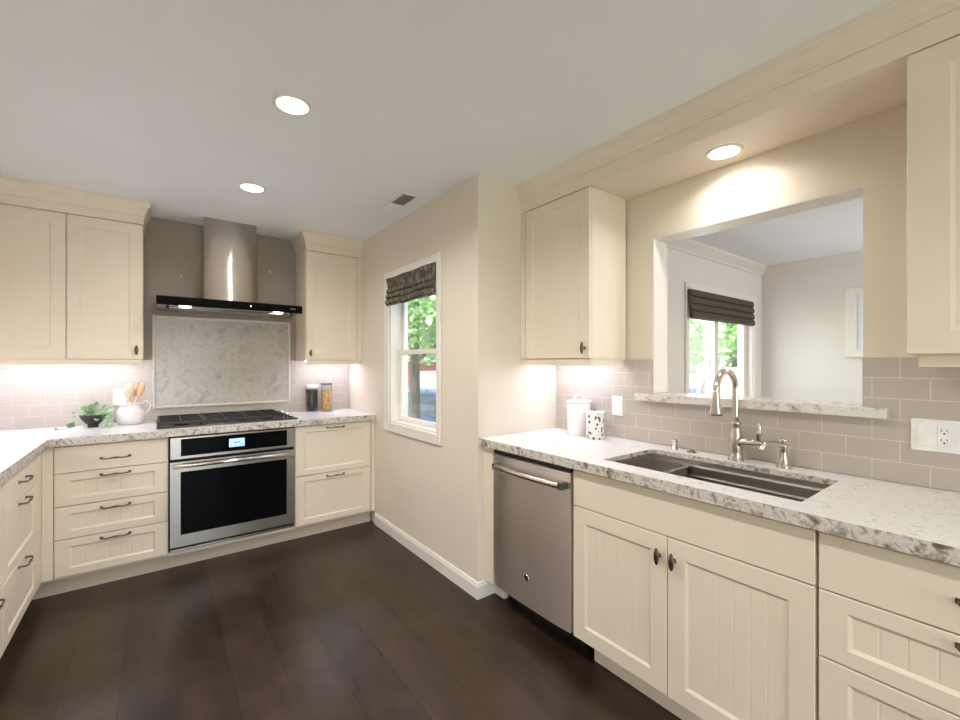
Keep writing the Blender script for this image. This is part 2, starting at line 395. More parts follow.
# unseen glazed door, added to let fill light in from behind
bm = BM()
for x in (-1.3, -.14, 1.04): add_box(bm, (x, YREAR-.10, 0), (x+.06, YREAR-.04, 2.15), .004)
add_box(bm, (-1.24, YREAR-.10, 2.09), (1.04, YREAR-.04, 2.15)); add_box(bm, (-1.24, YREAR-.10, 0), (1.04, YREAR-.04, .06))
d1 = struct('added_door_1', bm, TRIM)
bm = BM(); add_box(bm, (-1.24, YREAR-.075, .06), (-.14, YREAR-.069, 2.09)); add_box(bm, (-.08, YREAR-.075, .06), (1.04, YREAR-.069, 2.09)); obj('pane', bm, PANE, d1)

# kitchen window
bm = BM()
cw = .05
add_box(bm, (XW-.016, WY0-cw, WZ0-.07), (XW-.0005, WY0, WZ1+.065), .003); add_box(bm, (XW-.016, WY1, WZ0-.07), (XW-.0005, WY1+.085, WZ1+.065), .003)
add_box(bm, (XW-.016, WY0, WZ1), (XW-.0005, WY1, WZ1+.065), .003); add_box(bm, (XW-.016, WY0, WZ0-.07), (XW-.0005, WY1, WZ0), .003)
add_box(bm, (XW, WY0, WZ0), (XW+.15, WY0+.012, WZ1)); add_box(bm, (XW, WY1-.012, WZ0), (XW+.15, WY1, WZ1))
add_box(bm, (XW, WY0, WZ1-.012), (XW+.15, WY1, WZ1)); add_box(bm, (XW, WY0, WZ0), (XW+.15, WY1, WZ0+.012))
w1 = struct('window_1', bm, TRIM)
def sash(x, y0, y1, z0, z1, w, par, mat):
    b = BM()
    add_box(b, (x, y0, z0), (x+.022, y0+w, z1), .003); add_box(b, (x, y1-w, z0), (x+.022, y1, z1), .003)
    add_box(b, (x, y0+w, z0), (x+.022, y1-w, z0+w), .003); add_box(b, (x, y0+w, z1-w), (x+.022, y1-w, z1), .003)
    s = obj('sash', b, mat, par)
    b = BM(); add_box(b, (x+.012, y0+w, z0+w), (x+.016, y1-w, z1-w)); obj('pane', b, PANE, s)
sash(XW+.098, WY0+.012, WY1-.012, 1.42, WZ1-.012, .030, w1, TRIM)
sash(XW+.074, WY0+.012, WY1-.012, WZ0+.012, 1.450, .034, w1, TRIM)
# dining window: slider
bm = BM(); y = YR-.01; cw = .055
add_box(bm, (DX0-cw, y-.016, DZ0-.06), (DX0, y-.0005, DZ1+.06), .003); add_box(bm, (DX1, y-.016, DZ0-.06), (DX1+cw, y-.0005, DZ1+.06), .003)
add_box(bm, (DX0, y-.016, DZ1), (DX1, y-.0005, DZ1+.06), .003); add_box(bm, (DX0, y-.016, DZ0-.06), (DX1, y-.0005, DZ0), .003)
add_box(bm, (DX0, y, DZ0), (DX0+.012, y+.15, DZ1)); add_box(bm, (DX1-.012, y, DZ0), (DX1, y+.15, DZ1)); add_box(bm, (DX0, y, DZ0), (DX1, y+.15, DZ0+.012)); add_box(bm, (DX0, y, DZ1-.012), (DX1, y+.15, DZ1))
w2 = struct('window_2', bm, TRIM)
def sash_x(yy, x0, x1, z0, z1, w, par, mat):
    b = BM()
    add_box(b, (x0, yy, z0), (x0+w, yy+.03, z1), .003); add_box(b, (x1-w, yy, z0), (x1, yy+.03, z1), .003)
    add_box(b, (x0+w, yy, z0), (x1-w, yy+.03, z0+w), .003); add_box(b, (x0+w, yy, z1-w), (x1-w, yy+.03, z1), .003)
    s = obj('sash', b, mat, par)
    b = BM(); add_box(b, (x0+w, yy+.012, z0+w), (x1-w, yy+.016, z1-w)); obj('pane', b, PANE, s)
sash_x(y+.105, DX0+.012, 4.63, DZ0+.012, DZ1-.012, .075, w2, TRIM)
sash_x(y+.060, 4.49, DX1-.012, DZ0+.012, DZ1-.012, .075, w2, TRIM)
# small white-framed window on the far dining wall
bm = BM()
a0, a1, b0, b1 = .62, 1.20, 1.42, 2.09
add_box(bm, (XD-.03, a0, b0), (XD-.001, a0+.075, b1), .004); add_box(bm, (XD-.03, a1-.075, b0), (XD-.001, a1, b1), .004)
add_box(bm, (XD-.03, a0+.075, b1-.075), (XD-.001, a1-.075, b1), .004); add_box(bm, (XD-.03, a0+.075, b0), (XD-.001, a1-.075, b0+.06), .004); add_box(bm, (XD-.045, a0-.01, b0-.012), (XD-.001, a1+.01, b0+.006), .003)
w3 = struct('window_3', bm, TRIM)
bm = BM(); add_box(bm, (XD-.012, a0+.075, b0+.06), (XD-.002, a1-.075, b1-.075)); obj('blind', bm, paint('pale_blue_blind', (.83, .84, .88, 1), .6, .01, 4), w3)

# ================================================================== CABINET BUILDERS
class Face:
    """a run of cabinet fronts: u along the wall, n outward from the face, z up"""
    def __init__(s, kind, at): s.k, s.at = kind, at
    def p(s, u, n, z):
        if s.k == 'back': return (u, s.at-n, z)
        if s.k == 'right': return (s.at-n, u, z)
        return (s.at+n, u, z)         # left
FB, FR, FL = Face('back', YB), Face('right', XB), Face('left', XLF)
UBF, URF, ULF = Face('back', UB), Face('right', XU), Face('left', -.83)
T = .019
def fbox(bm, F, a, b, bev=0, mi=0): add_box(bm, F.p(*a), F.p(*b), bev, mi)
def front(F, u0, u1, z0, z1, style, name, par, wide=None):
    """drawer or door front; the face plane is n=0, the board sits behind it"""
    bm = BM(); e = .0018
    def ring(i, n): return [bm.verts.new(F.p(*q)) for q in ((u0+i, n, z0+i), (u1-i, n, z0+i), (u1-i, n, z1-i), (u0+i, n, z1-i))]
    q = .0038 if style == 'faint' else .007; gd = .0004 if style == 'faint' else .0012
    R = [ring(0, -T), ring(0, -e), ring(e, 0)]
    if style != 'slab':
        tall = (z1-z0) > .5
        wx = wide or .064; wz = .064 if tall else .043; rp = .010
        def ring2(a, b, n): return [bm.verts.new(F.p(*q)) for q in ((u0+a, n, z0+b), (u1-a, n, z0+b), (u1-a, n, z1-b), (u0+a, n, z1-b))]
        R += [ring2(wx, wz, 0), ring2(wx+rp, wz+rp, -q)]
    bm.faces.new(R[0])
    for A, B in zip(R, R[1:]):
        for k in range(4): bm.faces.new((A[k], A[(k+1) % 4], B[(k+1) % 4], B[k]))
    if style == 'slab': bm.faces.new(R[-1])
    else:
        a, b, c, d = u0+wx+rp, u1-wx-rp, z0+wz+rp, z1-wz-rp
        if style == 'plain': bm.faces.new(R[-1])
        else:
            n = max(2, round((b-a)/.052)); pr = [(a, -q)]
            for k in range(1, n):
                g = a+(b-a)*k/n; pr += [(g-.004, -q), (g, -q-gd), (g+.004, -q)]
            pr.append((b, -q))
            lo = [bm.verts.new(F.p(u, q, c)) for u, q in pr]; hi = [bm.verts.new(F.p(u, q, d)) for u, q in pr]
            for k in range(len(pr)-1): bm.faces.new((lo[k], lo[k+1], hi[k+1], hi[k]))
            # close the tiny groove ends against the frame
    return obj(name, bm, CAB, par)
def handle(F, u, z, par, half=.066, nn=0.0):
    bm = BM(); a = half
    pts = [(-a, 0, 0), (-a, .012, .001), (-a*.93, .024, 0), (-a*.6, .028, -.003), (-a*.25, .029, 0), (0, .030, .001), (a*.25, .029, 0), (a*.6, .028, -.003), (a*.93, .024, 0), (a, .012, .001), (a, 0, 0)]
    add_tube(bm, [F.p(u+p, nn+q, z+r) for p, q, r in pts], [.0055, .0042, .0045, .0036, .0042, .0062, .0042, .0036, .0045, .0042, .0055], 8, 3)
    for s in (-1, 1):
        fbox(bm, F, (u+s*a-.008, nn, z-.007), (u+s*a+.008, nn+.003, z+.007), .001)
    return obj('handle', bm, PEWTER, par)
def knob(F, u, z, par, h=.033):
    bm = BM()
    ax = 'X' if F.k in ('right', 'left') else 'Y'
    sg = {'back': -1, 'right': -1, 'left': 1}[F.k]
    c = F.p(u, 0, z)
    add_lathe(bm, [(0, 0), (.008*1, 0), (.008, .002*sg), (.0045, .005*sg), (.0045, .018*sg), (0, .020*sg)], c, 12, ax)
    c2 = F.p(u, .024, z)
    add_lathe(bm, [(0, -.008*sg), (.007, -.005*sg), (.0105, 0), (.008, .005*sg), (0, .0075*sg)], c2, 16, ax, (1, 1, h/.0105))
    return obj('knob', bm, PEWTER, par)
def base_body(F, u0, u1, depth, par, mat=CAB, z1=.874, z0=.10):
    bm = BM(); fbox(bm, F, (u0, -T-.001, z0), (u1, -depth, z1)); return obj('body', bm, mat, par)
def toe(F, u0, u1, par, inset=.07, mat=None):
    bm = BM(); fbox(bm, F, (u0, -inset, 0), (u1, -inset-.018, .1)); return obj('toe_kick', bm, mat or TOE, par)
G = .0022   # half gap between fronts

# ------------------------------------------------ range wall base cabinets
c = thing('drawer_cabinet', 'cream four-drawer base cabinet left of the oven', 'cabinet', (-.2, YB, 0))
base_body(FB, -.515, .062, .60, c)
bm = BM(); fbox(bm, FB, (-.515, 0, .112), (-.468, -T, .872), .001); obj('filler', bm, CAB, c)
toe(FB, -.583, .062, c)
for z0, z1, st, zh in ((.712, .866, 'slab', .779), (.520, .712, 'bead', .682), (.330, .520, 'bead', .485), (.115, .330, 'bead', .303)):
    d = front(FB, -.466+G, .060-G, z0+G, z1-G, st, 'drawer', c); handle(FB, -.196, zh, d, .066)
c = thing('drawer_cabinet', 'cream base cabinet with two deep drawers right of the oven', 'cabinet', (1.15, YB, 0))
base_body(FB, .832, 1.470, .60, c)
bm = BM(); fbox(bm, FB, (1.438, 0, .112), (1.4695, -T, .872), .001); obj('filler', bm, CAB, c)
toe(FB, .832, 1.455, c)
for z0, z1, zh in ((.488, .866, .852), (.112, .488, .474)):
    d = front(FB, .834+G, 1.434-G, z0+G, z1-G, 'plain', 'drawer', c); handle(FB, 1.138, zh-.010, d, .066)
# oven housing
c = thing('oven_cabinet', 'cream housing and toe kick around the built-in oven', 'cabinet', (.447, YB, 0))
bm = BM(); fbox(bm, FB, (.0625, -.02, .10), (.0685, -.60, .874)); fbox(bm, FB, (.8265, -.02, .10), (.8315, -.60, .874)); fbox(bm, FB, (.0685, -.58, .10), (.8265, -.60, .874)); fbox(bm, FB, (.0685, -.02, .10), (.8265, -.58, .128))
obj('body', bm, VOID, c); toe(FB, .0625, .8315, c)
bm = BM(); fbox(bm, FB, (.0625, .0, .102), (.8315, -.018, .120), .001); obj('bottom_rail', bm, CAB, c)

# ------------------------------------------------ built-in oven
ov = thing('wall_oven', 'stainless built-in oven with black glass door and lit screen', 'oven', (.447, YB, .13))
X0, X1 = .0705, .8245
bm = BM(); fbox(bm, FB, (X0+.004, -.012, .134), (X1-.004, -.55, .868)); obj('body', bm, VOID, ov)
cp = box('control_panel', (X0, YB-.018, .722), (X1, YB+.010, .866), STEEL, ov, .003)
box('control_glass', (.128, YB-.0205, .742), (.772, YB-.017, .853), BLACKG, cp, .001)
sc = box('screen', (.400, YB-.0222, .770), (.494, YB-.0195, .826), SCREEN, cp)
bm = BM()
for k, (sx, sz, w, h) in enumerate(((.418, .806, .008, .010), (.430, .806, .008, .010), (.440, .809, .003, .003), (.440, .803, .003, .003), (.448, .806, .008, .010), (.396, .822, .006, .003), (.398, .786, .010, .004), (.420, .785, .014, .003))):
    add_box(bm, (sx+.011, YB-.0228, sz-.006-h/2), (sx+.011+w, YB-.0221, sz-.006+h/2))
obj('clock_marks', bm, SCREEND, sc)
box('start_key', (.466, YB-.0228, .775), (.490, YB-.0221, .790), SCREENG, sc)
bm = BM()
gx0, gx1, gz0, gz1 = .126, .770, .232, .640
for a, b in (((X0, .156), (gx0, .706)), ((gx1, .156), (X1, .706)), ((gx0, .156), (gx1, gz0)), ((gx0, gz1), (gx1, .706))):
    add_box(bm, (a[0], YB-.022, a[1]), (b[0], YB+.008, b[1]))
bmesh.ops.remove_doubles(bm, verts=bm.verts, dist=1e-5)
dr = obj('door', bm, STEEL, ov)
box('door_glass', (gx0-.002, YB-.0215, gz0-.002), (gx1+.002, YB+.004, gz1+.002), BLACKG, dr)
bm = BM(); add_tube(bm, [(X0+.012, YB-.060, .684), (.447, YB-.060, .684), (X1-.012, YB-.060, .684)], .0135, 18)
for x in (X0+.05, X1-.05): add_box(bm, (x-.011, YB-.056, .675), (x+.011, YB-.020, .693), .002)
obj('door_handle', bm, CHROME, dr)
box('bottom_trim', (X0, YB-.016, .127), (X1, YB+.008, .142), CHROME, ov, .002)

# ------------------------------------------------ left run base cabinets
c = thing('drawer_cabinet', 'cream three-drawer base cabinet under the left counter beside the corner', 'cabinet', (XLF, 2.98, 0))
base_body(FL, 2.662, 3.405, .60, c)
bm = BM(); fbox(bm, FL, (3.300, 0, .112), (3.4095, -T, .872), .001); obj('filler', bm, CAB, c)
toe(FL, 2.662, 3.479, c)
for z0, z1, st, zh in ((.700, .866, 'slab', .787), (.410, .700, 'bead', .684), (.118, .410, 'bead', .388)):
    d = front(FL, 2.662+G, 3.297-G, z0+G, z1-G, st, 'drawer', c); handle(FL, 2.975, zh, d, .066)
c = thing('drawer_cabinet', 'cream base cabinet at the left edge with one low dark handle', 'cabinet', (XLF, 2.2, 0))
base_body(FL, 1.75, 2.657, .60, c); toe(FL, 1.75, 2.657, c)
front(FL, 1.75+G, 2.657-G, .410+G, .866-G, 'bead', 'drawer', c)
d = front(FL, 1.75+G, 2.657-G, .118+G, .410-G, 'bead', 'drawer', c); handle(FL, 2.475, .392, d, .066)

# ------------------------------------------------ L-shaped counter
def slab(name, pieces, edge_faces, label):
    bm = BM()
    for a, b in pieces: add_box(bm, a, b)
    bmesh.ops.remove_doubles(bm, verts=bm.verts, dist=1e-5)
    # drop inner duplicate faces where the pieces meet
    seen = {}
    for f in list(bm.faces):
        k = tuple(sorted(v.index for v in f.verts)); seen.setdefault(k, []).append(f)
    for f in bm.faces:
        f.normal_update(); n = f.normal; cpt = f.calc_center_median()
        f.material_index = 1 if edge_faces(n, cpt) else 0
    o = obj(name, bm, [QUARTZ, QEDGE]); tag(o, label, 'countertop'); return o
slab('countertop', [((XLW+.001, 1.75, ZU), (XLE, CB, ZT)), ((XLW+.001, CB, ZU), (XLE, YW-.012, ZT)), ((XLE, CB, ZU), (XW-.001, YW-.012, ZT))],
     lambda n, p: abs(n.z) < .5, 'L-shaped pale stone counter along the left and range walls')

# ------------------------------------------------ gas cooktop
ck = thing('gas_cooktop', 'black gas cooktop with iron grates set in the counter above the oven', 'cooktop', (.44, 3.73, ZT))
x0, x1, y0, y1 = .0, .872, 3.465, 3.985
bm = BM(); add_box(bm, (x0, y0, ZT), (x1, y1, ZT+.010), .004); obj('tray', bm, plain('dark_steel_tray', (.10, .10, .10, 1), .25, .9), ck)
gw = (.800-x0-.01)/3
for k in range(3):
    bm = BM(); a, b = x0+.008+k*gw, x0+.008+(k+1)*gw-.006; zt = ZT+.040
    r = .0065
    for yy in (y0+.02, y1-.02): add_box(bm, (a, yy-r, zt-.013), (b, yy+r, zt), .002)
    for xx in (a+r, b-r): add_box(bm, (xx-r, y0+.02, zt-.013), (xx+r, y1-.02, zt), .002)
    for yy in (y0+.15, y0+.26, y1-.15): add_box(bm, (a, yy-.005, zt-.012), (b, yy+.005, zt), .002)
    m = (a+b)/2; add_box(bm, (m-.005, y0+.02, zt-.012), (m+.005, y1-.02, zt), .002)
    for xx in (a+r, b-r):
        for yy in (y0+.02, y1-.02): add_box(bm, (xx-.008, yy-.008, ZT+.010), (xx+.008, yy+.008, zt-.012))
    obj('grate', bm, IRON, ck)
for bx, by, br in ((.14, 3.60, .040), (.14, 3.85, .035), (.415, 3.725, .055), (.69, 3.60, .035), (.69, 3.85, .042)):
    bm = BM(); add_lathe(bm, [(br*1.15, 0), (br*1.15, .008), (br, .010), (br, .016), (br*.6, .019), (0, .019)], (bx, by, ZT+.010), 24); obj('burner', bm, BLACK, ck)
for yy in (3.55, 3.64, 3.73, 3.82, 3.91):
    bm = BM(); add_lathe(bm, [(.017, 0), (.017, .018), (.014, .024), (0, .024)], (.835, yy, ZT+.010), 18); add_box(bm, (.832, yy-.015, ZT+.033), (.838, yy+.015, ZT+.039), .001); obj('control_knob', bm, CHROME, ck)

# ------------------------------------------------ backsplash on the range wall
bm = BM(); add_box(bm, (XLW+.001, YW-.010, ZT+.001), (XW-.001, YW-.0005, 1.371))
tag(obj('tile_backsplash', bm, TILE_B), 'taupe subway tile along the range wall above the counter', 'backsplash')
tag(box('hood_wall_panel', (-.071, YW-.010, 1.3715), (.990, YW-.0005, ZC-.001), paint('taupe_wall_paint', (.335, .285, .245, 1), .55, .03, 6)), 'plain taupe wall facing behind the hood between the wall cabinets', 'wall panel')
mp = thing('marble_panel', 'framed grey marble panel on the wall behind the cooktop', 'wall panel', (.46, YW-.011, 1.36))
bm = BM(); add_box(bm, (-.010, YW-.016, 1.022), (.925, YW-.0102, 1.692)); obj('panel', bm, MARBLE, mp)
bm = BM()
for a, b in (((-.026, 1.006), (-.006, 1.708)), ((.921, 1.006), (.941, 1.708)), ((-.006, 1.006), (.921, 1.026)), ((-.006, 1.688), (.921, 1.708))): add_box(bm, (a[0], YW-.026, a[1]), (b[0], YW-.0102, b[1]), .005, 0, 2)
obj('frame', bm, MFRAME, mp)

# ------------------------------------------------ range hood
hd = thing('range_hood', 'stainless chimney range hood with black glass front above the cooktop', 'range hood', (.46, YW, 1.74))
prof = [(YW-.011, 1.80), (3.705, 1.80), (3.720, 1.825), (3.738, 1.87), (3.750, 1.92), (3.758, 1.98), (3.763, 2.04), (3.765, 2.12), (3.765, ZC-.002), (YW-.011, ZC-.002)]
bm = BM(); add_prism(bm, prof, 'X', .288, .632)
for f in bm.faces:
    f.smooth = abs(f.normal.x) < .5
obj('chimney', bm, STEELV, hd)
hx0, hx1, hy = .0, .918, 3.535
bm = BM()
add_prism(bm, [(hy+.008, 1.742), (hy+.008, 1.788), (3.60, 1.808), (YW-.011, 1.822), (YW-.011, 1.742)], 'X', hx0+.004, hx1-.004); obj('canopy', bm, STEEL, hd)
bm = BM(); add_box(bm, (hx0, hy-.002, 1.738), (hx1, hy+.008, 1.796), .002); gl = obj('glass_front', bm, BLACKG, hd)
bm = BM()
for k, (w, g) in enumerate(((.006, .002), (.005, .002), (.007, .002), (.004, .002), (.006, .002), (.005, 0))):
    add_box(bm, (.826+k*.0075, hy-.0028, 1.766), (.826+k*.0075+w, hy-.0018, 1.771))
obj('maker_mark', bm, plain('grey_print', (.35, .35, .36, 1), .5), gl)
bm = BM(); add_lathe(bm, [(.004, 0), (.004, -.002), (0, -.002)], (.556, hy-.002, 1.768), 12, 'Y'); obj('indicator', bm, emit('indicator_light', (.9, .95, 1, 1), 3), gl)
for lx in (.16, .755):
    bm = BM(); add_lathe(bm, [(.034, 0), (.034, -.005), (.026, -.008), (0, -.008)], (lx, 3.60, 1.742), 20); obj('lamp', bm, LENS, hd)
bm = BM(); add_box(bm, (.05, 3.68, 1.735), (.868, 3.98, 1.742), .002); obj('filter', bm, STEEL, hd)
for hx in (.055, .845):
    bm = BM(); add_box(bm, (hx, 3.62, 1.715), (hx+.02, 3.66, 1.742), .003); obj('filter_catch', bm, BLACK, hd)
# small pale hooks either side of the chimney
for x, zz, lab in ((.152, 2.015, 'small pale hook on the tiled wall left of the hood chimney'), (.775, 2.13, 'small pale hook on the tiled wall right of the hood chimney')):
    bm = BM(); add_lathe(bm, [(.007, 0), (.007, -.004), (.003, -.006), (.003, -.016), (.006, -.020), (0, -.022)], (x, YW-.0102, zz), 12, 'Y', (1, 1, 1.6)); tag(obj('wall_hook', bm, PLATE), lab, 'hook', 'small hooks on the range wall')

# ------------------------------------------------ wall cabinets
def wall_body(F, u0, u1, depth, par, z0=1.372, z1=2.288):
    bm = BM(); fbox(bm, F, (u0, -T-.001, z0), (u1, -depth, z1)); return obj('body', bm, CAB, par)
def rail(F, u0, u1, par, z0=1.340, z1=1.372, ends=(), n=-.004):
    bm = BM(); fbox(bm, F, (u0, n, z0), (u1, n-.019, z1), .002)
    for e in ends: fbox(bm, F, (e, n-.019, z0), (e+(.019 if e == u0 else -.019), -.30, z1))
    return obj('light_rail', bm, CAB, par)
CR2 = [(0, 2.288), (.004, 2.288), (.004, 2.340), (.010, 2.345), (.012, 2.360), (.022, 2.385), (.038, 2.405), (.042, 2.418), (.042, ZC-.001), (0, ZC-.001)]
c = thing('wall_cabinet', 'cream two-door wall cabinet left of the range hood', 'cabinet', (-.45, UB, 1.37))
wall_body(UBF, -.828, -.072, .318, c)
bm = BM(); add_sweep(bm, CR2, [(-.828, UB), (-.072, UB), (-.072, YW-.011)], 1); add_box(bm, (-.828, UB, 2.288), (-.072, YW-.011, ZC-.001)); obj('crown', bm, CAB, c)
rail(UBF, -.828, -.080, c)
d = front(UBF, -.828+G, -.450-G, 1.372+G, 2.284, 'faint', 'door', c); knob(UBF, -.786, 1.435, d)
d = front(UBF, -.450+G, -.072-G, 1.372+G, 2.284, 'faint', 'door', c); knob(UBF, -.106, 1.435, d)
bm = BM(); add_lathe(bm, [(.006, 0), (.006, .003), (0, .004)], (-.072, 3.735, 1.76), 12, 'X'); obj('cover_cap', bm, PLATE, c)
c = thing('wall_cabinet', 'narrow cream single-door wall cabinet right of the range hood', 'cabinet', (1.23, UB, 1.37))
wall_body(UBF, .991, 1.470, .318, c)
bm = BM(); fbox(bm, UBF, (1.428, 0, 1.374), (1.469, -T, 2.284), .001); obj('filler', bm, CAB, c)
bm = BM(); add_sweep(bm, CR2, [(.991, YW-.011), (.991, UB), (1.470, UB)], 1); add_box(bm, (.991, UB, 2.288), (1.470, YW-.011, ZC-.001)); obj('crown', bm, CAB, c)
rail(UBF, .999, 1.470, c)
d = front(UBF, .991+G, 1.426-G, 1.372+G, 2.284, 'faint', 'door', c); knob(UBF, 1.022, 1.435, d, .030)
c = thing('wall_cabinet', 'cream wall cabinet on the left wall over the long counter', 'cabinet', (-.83, 2.7, 1.37))
wall_body(ULF, 1.78, 3.68, .298, c); rail(ULF, 1.78, 3.68, c)
bm = BM(); add_box(bm, (XLW+.002, 1.78, 2.289), (-.83, 3.68, ZC-.001)); obj('crown', bm, CAB, c)
for a, b in ((1.78, 2.41), (2.41, 3.04), (3.04, 3.68)): front(ULF, a+G, b-G, 1.372+G, 2.284, 'faint', 'door', c)
# sink wall, left
c = thing('wall_cabinet', 'cream single-door wall cabinet between the return wall and the pass-through', 'cabinet', (XU, 1.7, 1.37))
wall_body(URF, 1.434, 1.962, .318, c, z1=ZS-.001)
bm = BM(); fbox(bm, URF, (1.925, 0, 1.374), (1.962, -T, ZS-.002), .001); obj('filler', bm, CAB, c)
rail(URF, 1.440, 1.962, c, 1.335, 1.372, ends=(1.440,), n=-.012)
d = front(URF, 1.434+G, 1.923-G, 1.372+G, 2.268, 'faint', 'door', c); knob(URF, 1.466, 1.428, d)
# sink wall, right
c = thing('wall_cabinet', 'cream wall cabinet right of the pass-through at the picture edge', 'cabinet', (XU, -.15, 1.37))
wall_body(URF, -.56, .255, .318, c, z1=ZS-.001); rail(URF, -.56, .235, c, 1.335, 1.372, n=-.045)
d = front(URF, -.154+G, .255-G, 1.372+G, 2.268, 'faint', 'door', c, .088)
d = front(URF, -.56+G, -.154-G, 1.372+G, 2.268, 'faint', 'door', c, .088)

# ------------------------------------------------ under-cabinet lights
def light_bar(a, b, lab, watts, aim=(0, 0, -1)):
    bm = BM(); add_box(bm, a, b, .002); o = obj('light_bar', bm, [STRIP]); tag(o, lab, 'light', 'under-cabinet light bars')
    m = [(a[i]+b[i])/2 for i in range(3)]; z = min(a[2], b[2])
    dx, dy = abs(a[0]-b[0]), abs(a[1]-b[1])
    d = bpy.data.lights.new('light_bar_glow', 'AREA'); d.shape = 'RECTANGLE'; d.size = dx; d.size_y = dy; d.energy = watts; d.color = COOL
    l = bpy.data.objects.new('light_bar_glow', d); COL.objects.link(l); l.location = (m[0], m[1], z-.003)
ZB = 1.371
light_bar((-.80, 3.86, ZB-.012), (-.10, 3.89, ZB), 'slim light bar under the wall cabinet left of the hood', 1.75)
light_bar((1.03, 3.86, ZB-.012), (1.44, 3.89, ZB), 'slim light bar under the narrow cabinet right of the hood', 1.2)
light_bar((-1.07, 1.85, ZB-.012), (-1.04, 3.62, ZB), 'slim light bar under the left wall cabinets', 4.2)
light_bar((1.97, 1.48, ZB-.012), (2.00, 1.93, ZB), 'slim light bar under the cabinet left of the pass-through', 1.2)

# ------------------------------------------------ sink wall base units
c = thing('end_panel', 'narrow cream upright panel between the return wall and the dishwasher', 'panel', (XB, 1.915, 0))
box('panel', (XB, 1.868, .105), (2.12, YR-.001, .874), CAB, c)
box('foot', (1.585, 1.868, 0), (2.12, YR-.001, .105), TRIM, c)
dw = thing('dishwasher', 'stainless dishwasher with curved bar handle under the stone counter', 'dishwasher', (XB, 1.58, 0))
box('body', (XB+.03, 1.305, .09), (2.10, 1.862, .868), BLACK, dw)
box('toe_panel', (XB+.105, 1.30, .0), (XB+.12, 1.866, .09), BLACK, dw)
bm = BM()      # slightly bowed steel door
n = 14
pts = []
for k in range(n+1):
    t = k/n; y = 1.303+t*(1.862-1.303); b = .010*(1-(2*t-1)**4)
    pts.append((XB-.006-b, y))
poly = pts+[(XB+.028, 1.862), (XB+.028, 1.303)]
add_prism(bm, poly, 'Z', .118, .846)
for f in bm.faces: f.smooth = False
dd = obj('door', bm, STEELV, dw)
box('control_lip', (XB-.004, 1.303, .848), (XB+.028, 1.862, .868), BLACK, dw, .002)
bm = BM()
hp = [(XB-.010, 1.815, .788), (XB-.044, 1.803, .788), (XB-.052, 1.70, .788), (XB-.056, 1.5825, .788), (XB-.052, 1.465, .788), (XB-.044, 1.339, .788), (XB-.010, 1.327, .788)]
add_tube(bm, hp[1:-1], .0165, 16, 4)
hh = obj('handle', bm, NICKEL, dd)
capm = plain('dark_grey_cap', (.05, .05, .05, 1), .35)
for yy in (1.326, 1.803): box('handle_end', (XB-.058, yy-.013, .773), (XB-.008, yy+.013, .803), capm, hh, .003)
bm = BM(); add_lathe(bm, [(0, 0), (.017, 0), (.017, -.002), (.0145, -.0035), (.0145, -.002), (0, -.002)], (XB-.0155, 1.585, .262), 24, 'X')
bd = obj('badge', bm, CHROME, dd)
bm = BM(); add_lathe(bm, [(0, -.0022), (.0125, -.0022), (.0125, -.0028), (0, -.0028)], (XB-.0155, 1.585, .262), 24, 'X'); bl = obj('badge_field', bm, BLACK, bd)
# sink base
c = thing('sink_cabinet', 'cream sink base cabinet with two beadboard doors and oval knobs', 'cabinet', (XB, .847, 0))
bm = BM(); fbox(bm, FR, (.398, -T-.001, .10), (1.296, -.60, .12)); fbox(bm, FR, (.398, -T-.001, .12), (.414, -.60, .874)); fbox(bm, FR, (1.280, -T-.001, .12), (1.296, -.60, .874)); fbox(bm, FR, (.414, -.585, .12), (1.280, -.60, .874)); fbox(bm, FR, (.414, -T-.001, .68), (1.280, -T-.016, .874)); obj('body', bm, CAB, c)
toe(FR, .398, 1.235, c, .075, CAB)
front(FR, .398+G, 1.296-G, .704+G, .866-G, 'slab', 'false_front', c)
d = front(FR, .846+G*.7, 1.296-G, .112, .704-G, 'door', 'door', c); knob(FR, .876, .626, d)
d = front(FR, .398+G, .846-G*.7, .112, .704-G, 'door', 'door', c); knob(FR, .818, .626, d)
# drawers right
c = thing('drawer_cabinet', 'cream three-drawer base cabinet right of the sink cabinet', 'cabinet', (XB, .08, 0))
base_body(FR, -.24, .394, .60, c); toe(FR, -.24, .394, c, .075, CAB)
for z0, z1, st, zh in ((.704, .866, 'slab', .785), (.512, .704, 'bead', .680), (.112, .512, 'bead', .485)):
    d = front(FR, -.24+G, .394-G, z0+G, z1-G, st, 'drawer', c); handle(FR, .056, zh, d, .066)

# ------------------------------------------------ sink counter with its cut-out
SX0, SX1, SY0, SY1 = 1.588, 1.985, .455, 1.190
slab('countertop', [((CR, SY1, ZU), (XR-.011, YR-.001, ZT)), ((CR, -.56, ZU), (XR-.011, SY0, ZT)), ((CR, SY0, ZU), (SX0, SY1, ZT)), ((SX1, SY0, ZU), (XR-.011, SY1, ZT))],
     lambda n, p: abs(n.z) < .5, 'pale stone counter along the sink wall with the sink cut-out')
sk_ = thing('sink', 'dark stainless undermount sink with ledges inside the stone counter', 'sink', (1.787, .82, .66))
bm = BM()
def ringbox(bm, x0, x1, y0, y1, z): return [bm.verts.new(q) for q in ((x0, y0, z), (x1, y0, z), (x1, y1, z), (x0, y1, z))]
e = .0
R = [ringbox(bm, SX0+.0015, SX1-.0015, SY0+.0015, SY1-.0015, ZT-.020)]+[ringbox(bm, SX0+i, SX1-i, SY0+i, SY1-i, z) for i, z in ((.004, ZT-.020), (.004, .874), (.016, .870), (.016, .832), (.026, .828), (.028, .672), (.038, .662))]
for A, B in zip(R, R[1:]):
    for k in range(4): bm.faces.new((A[k], A[(k+1) % 4], B[(k+1) % 4], B[k]))
bm.faces.new(R[-1])
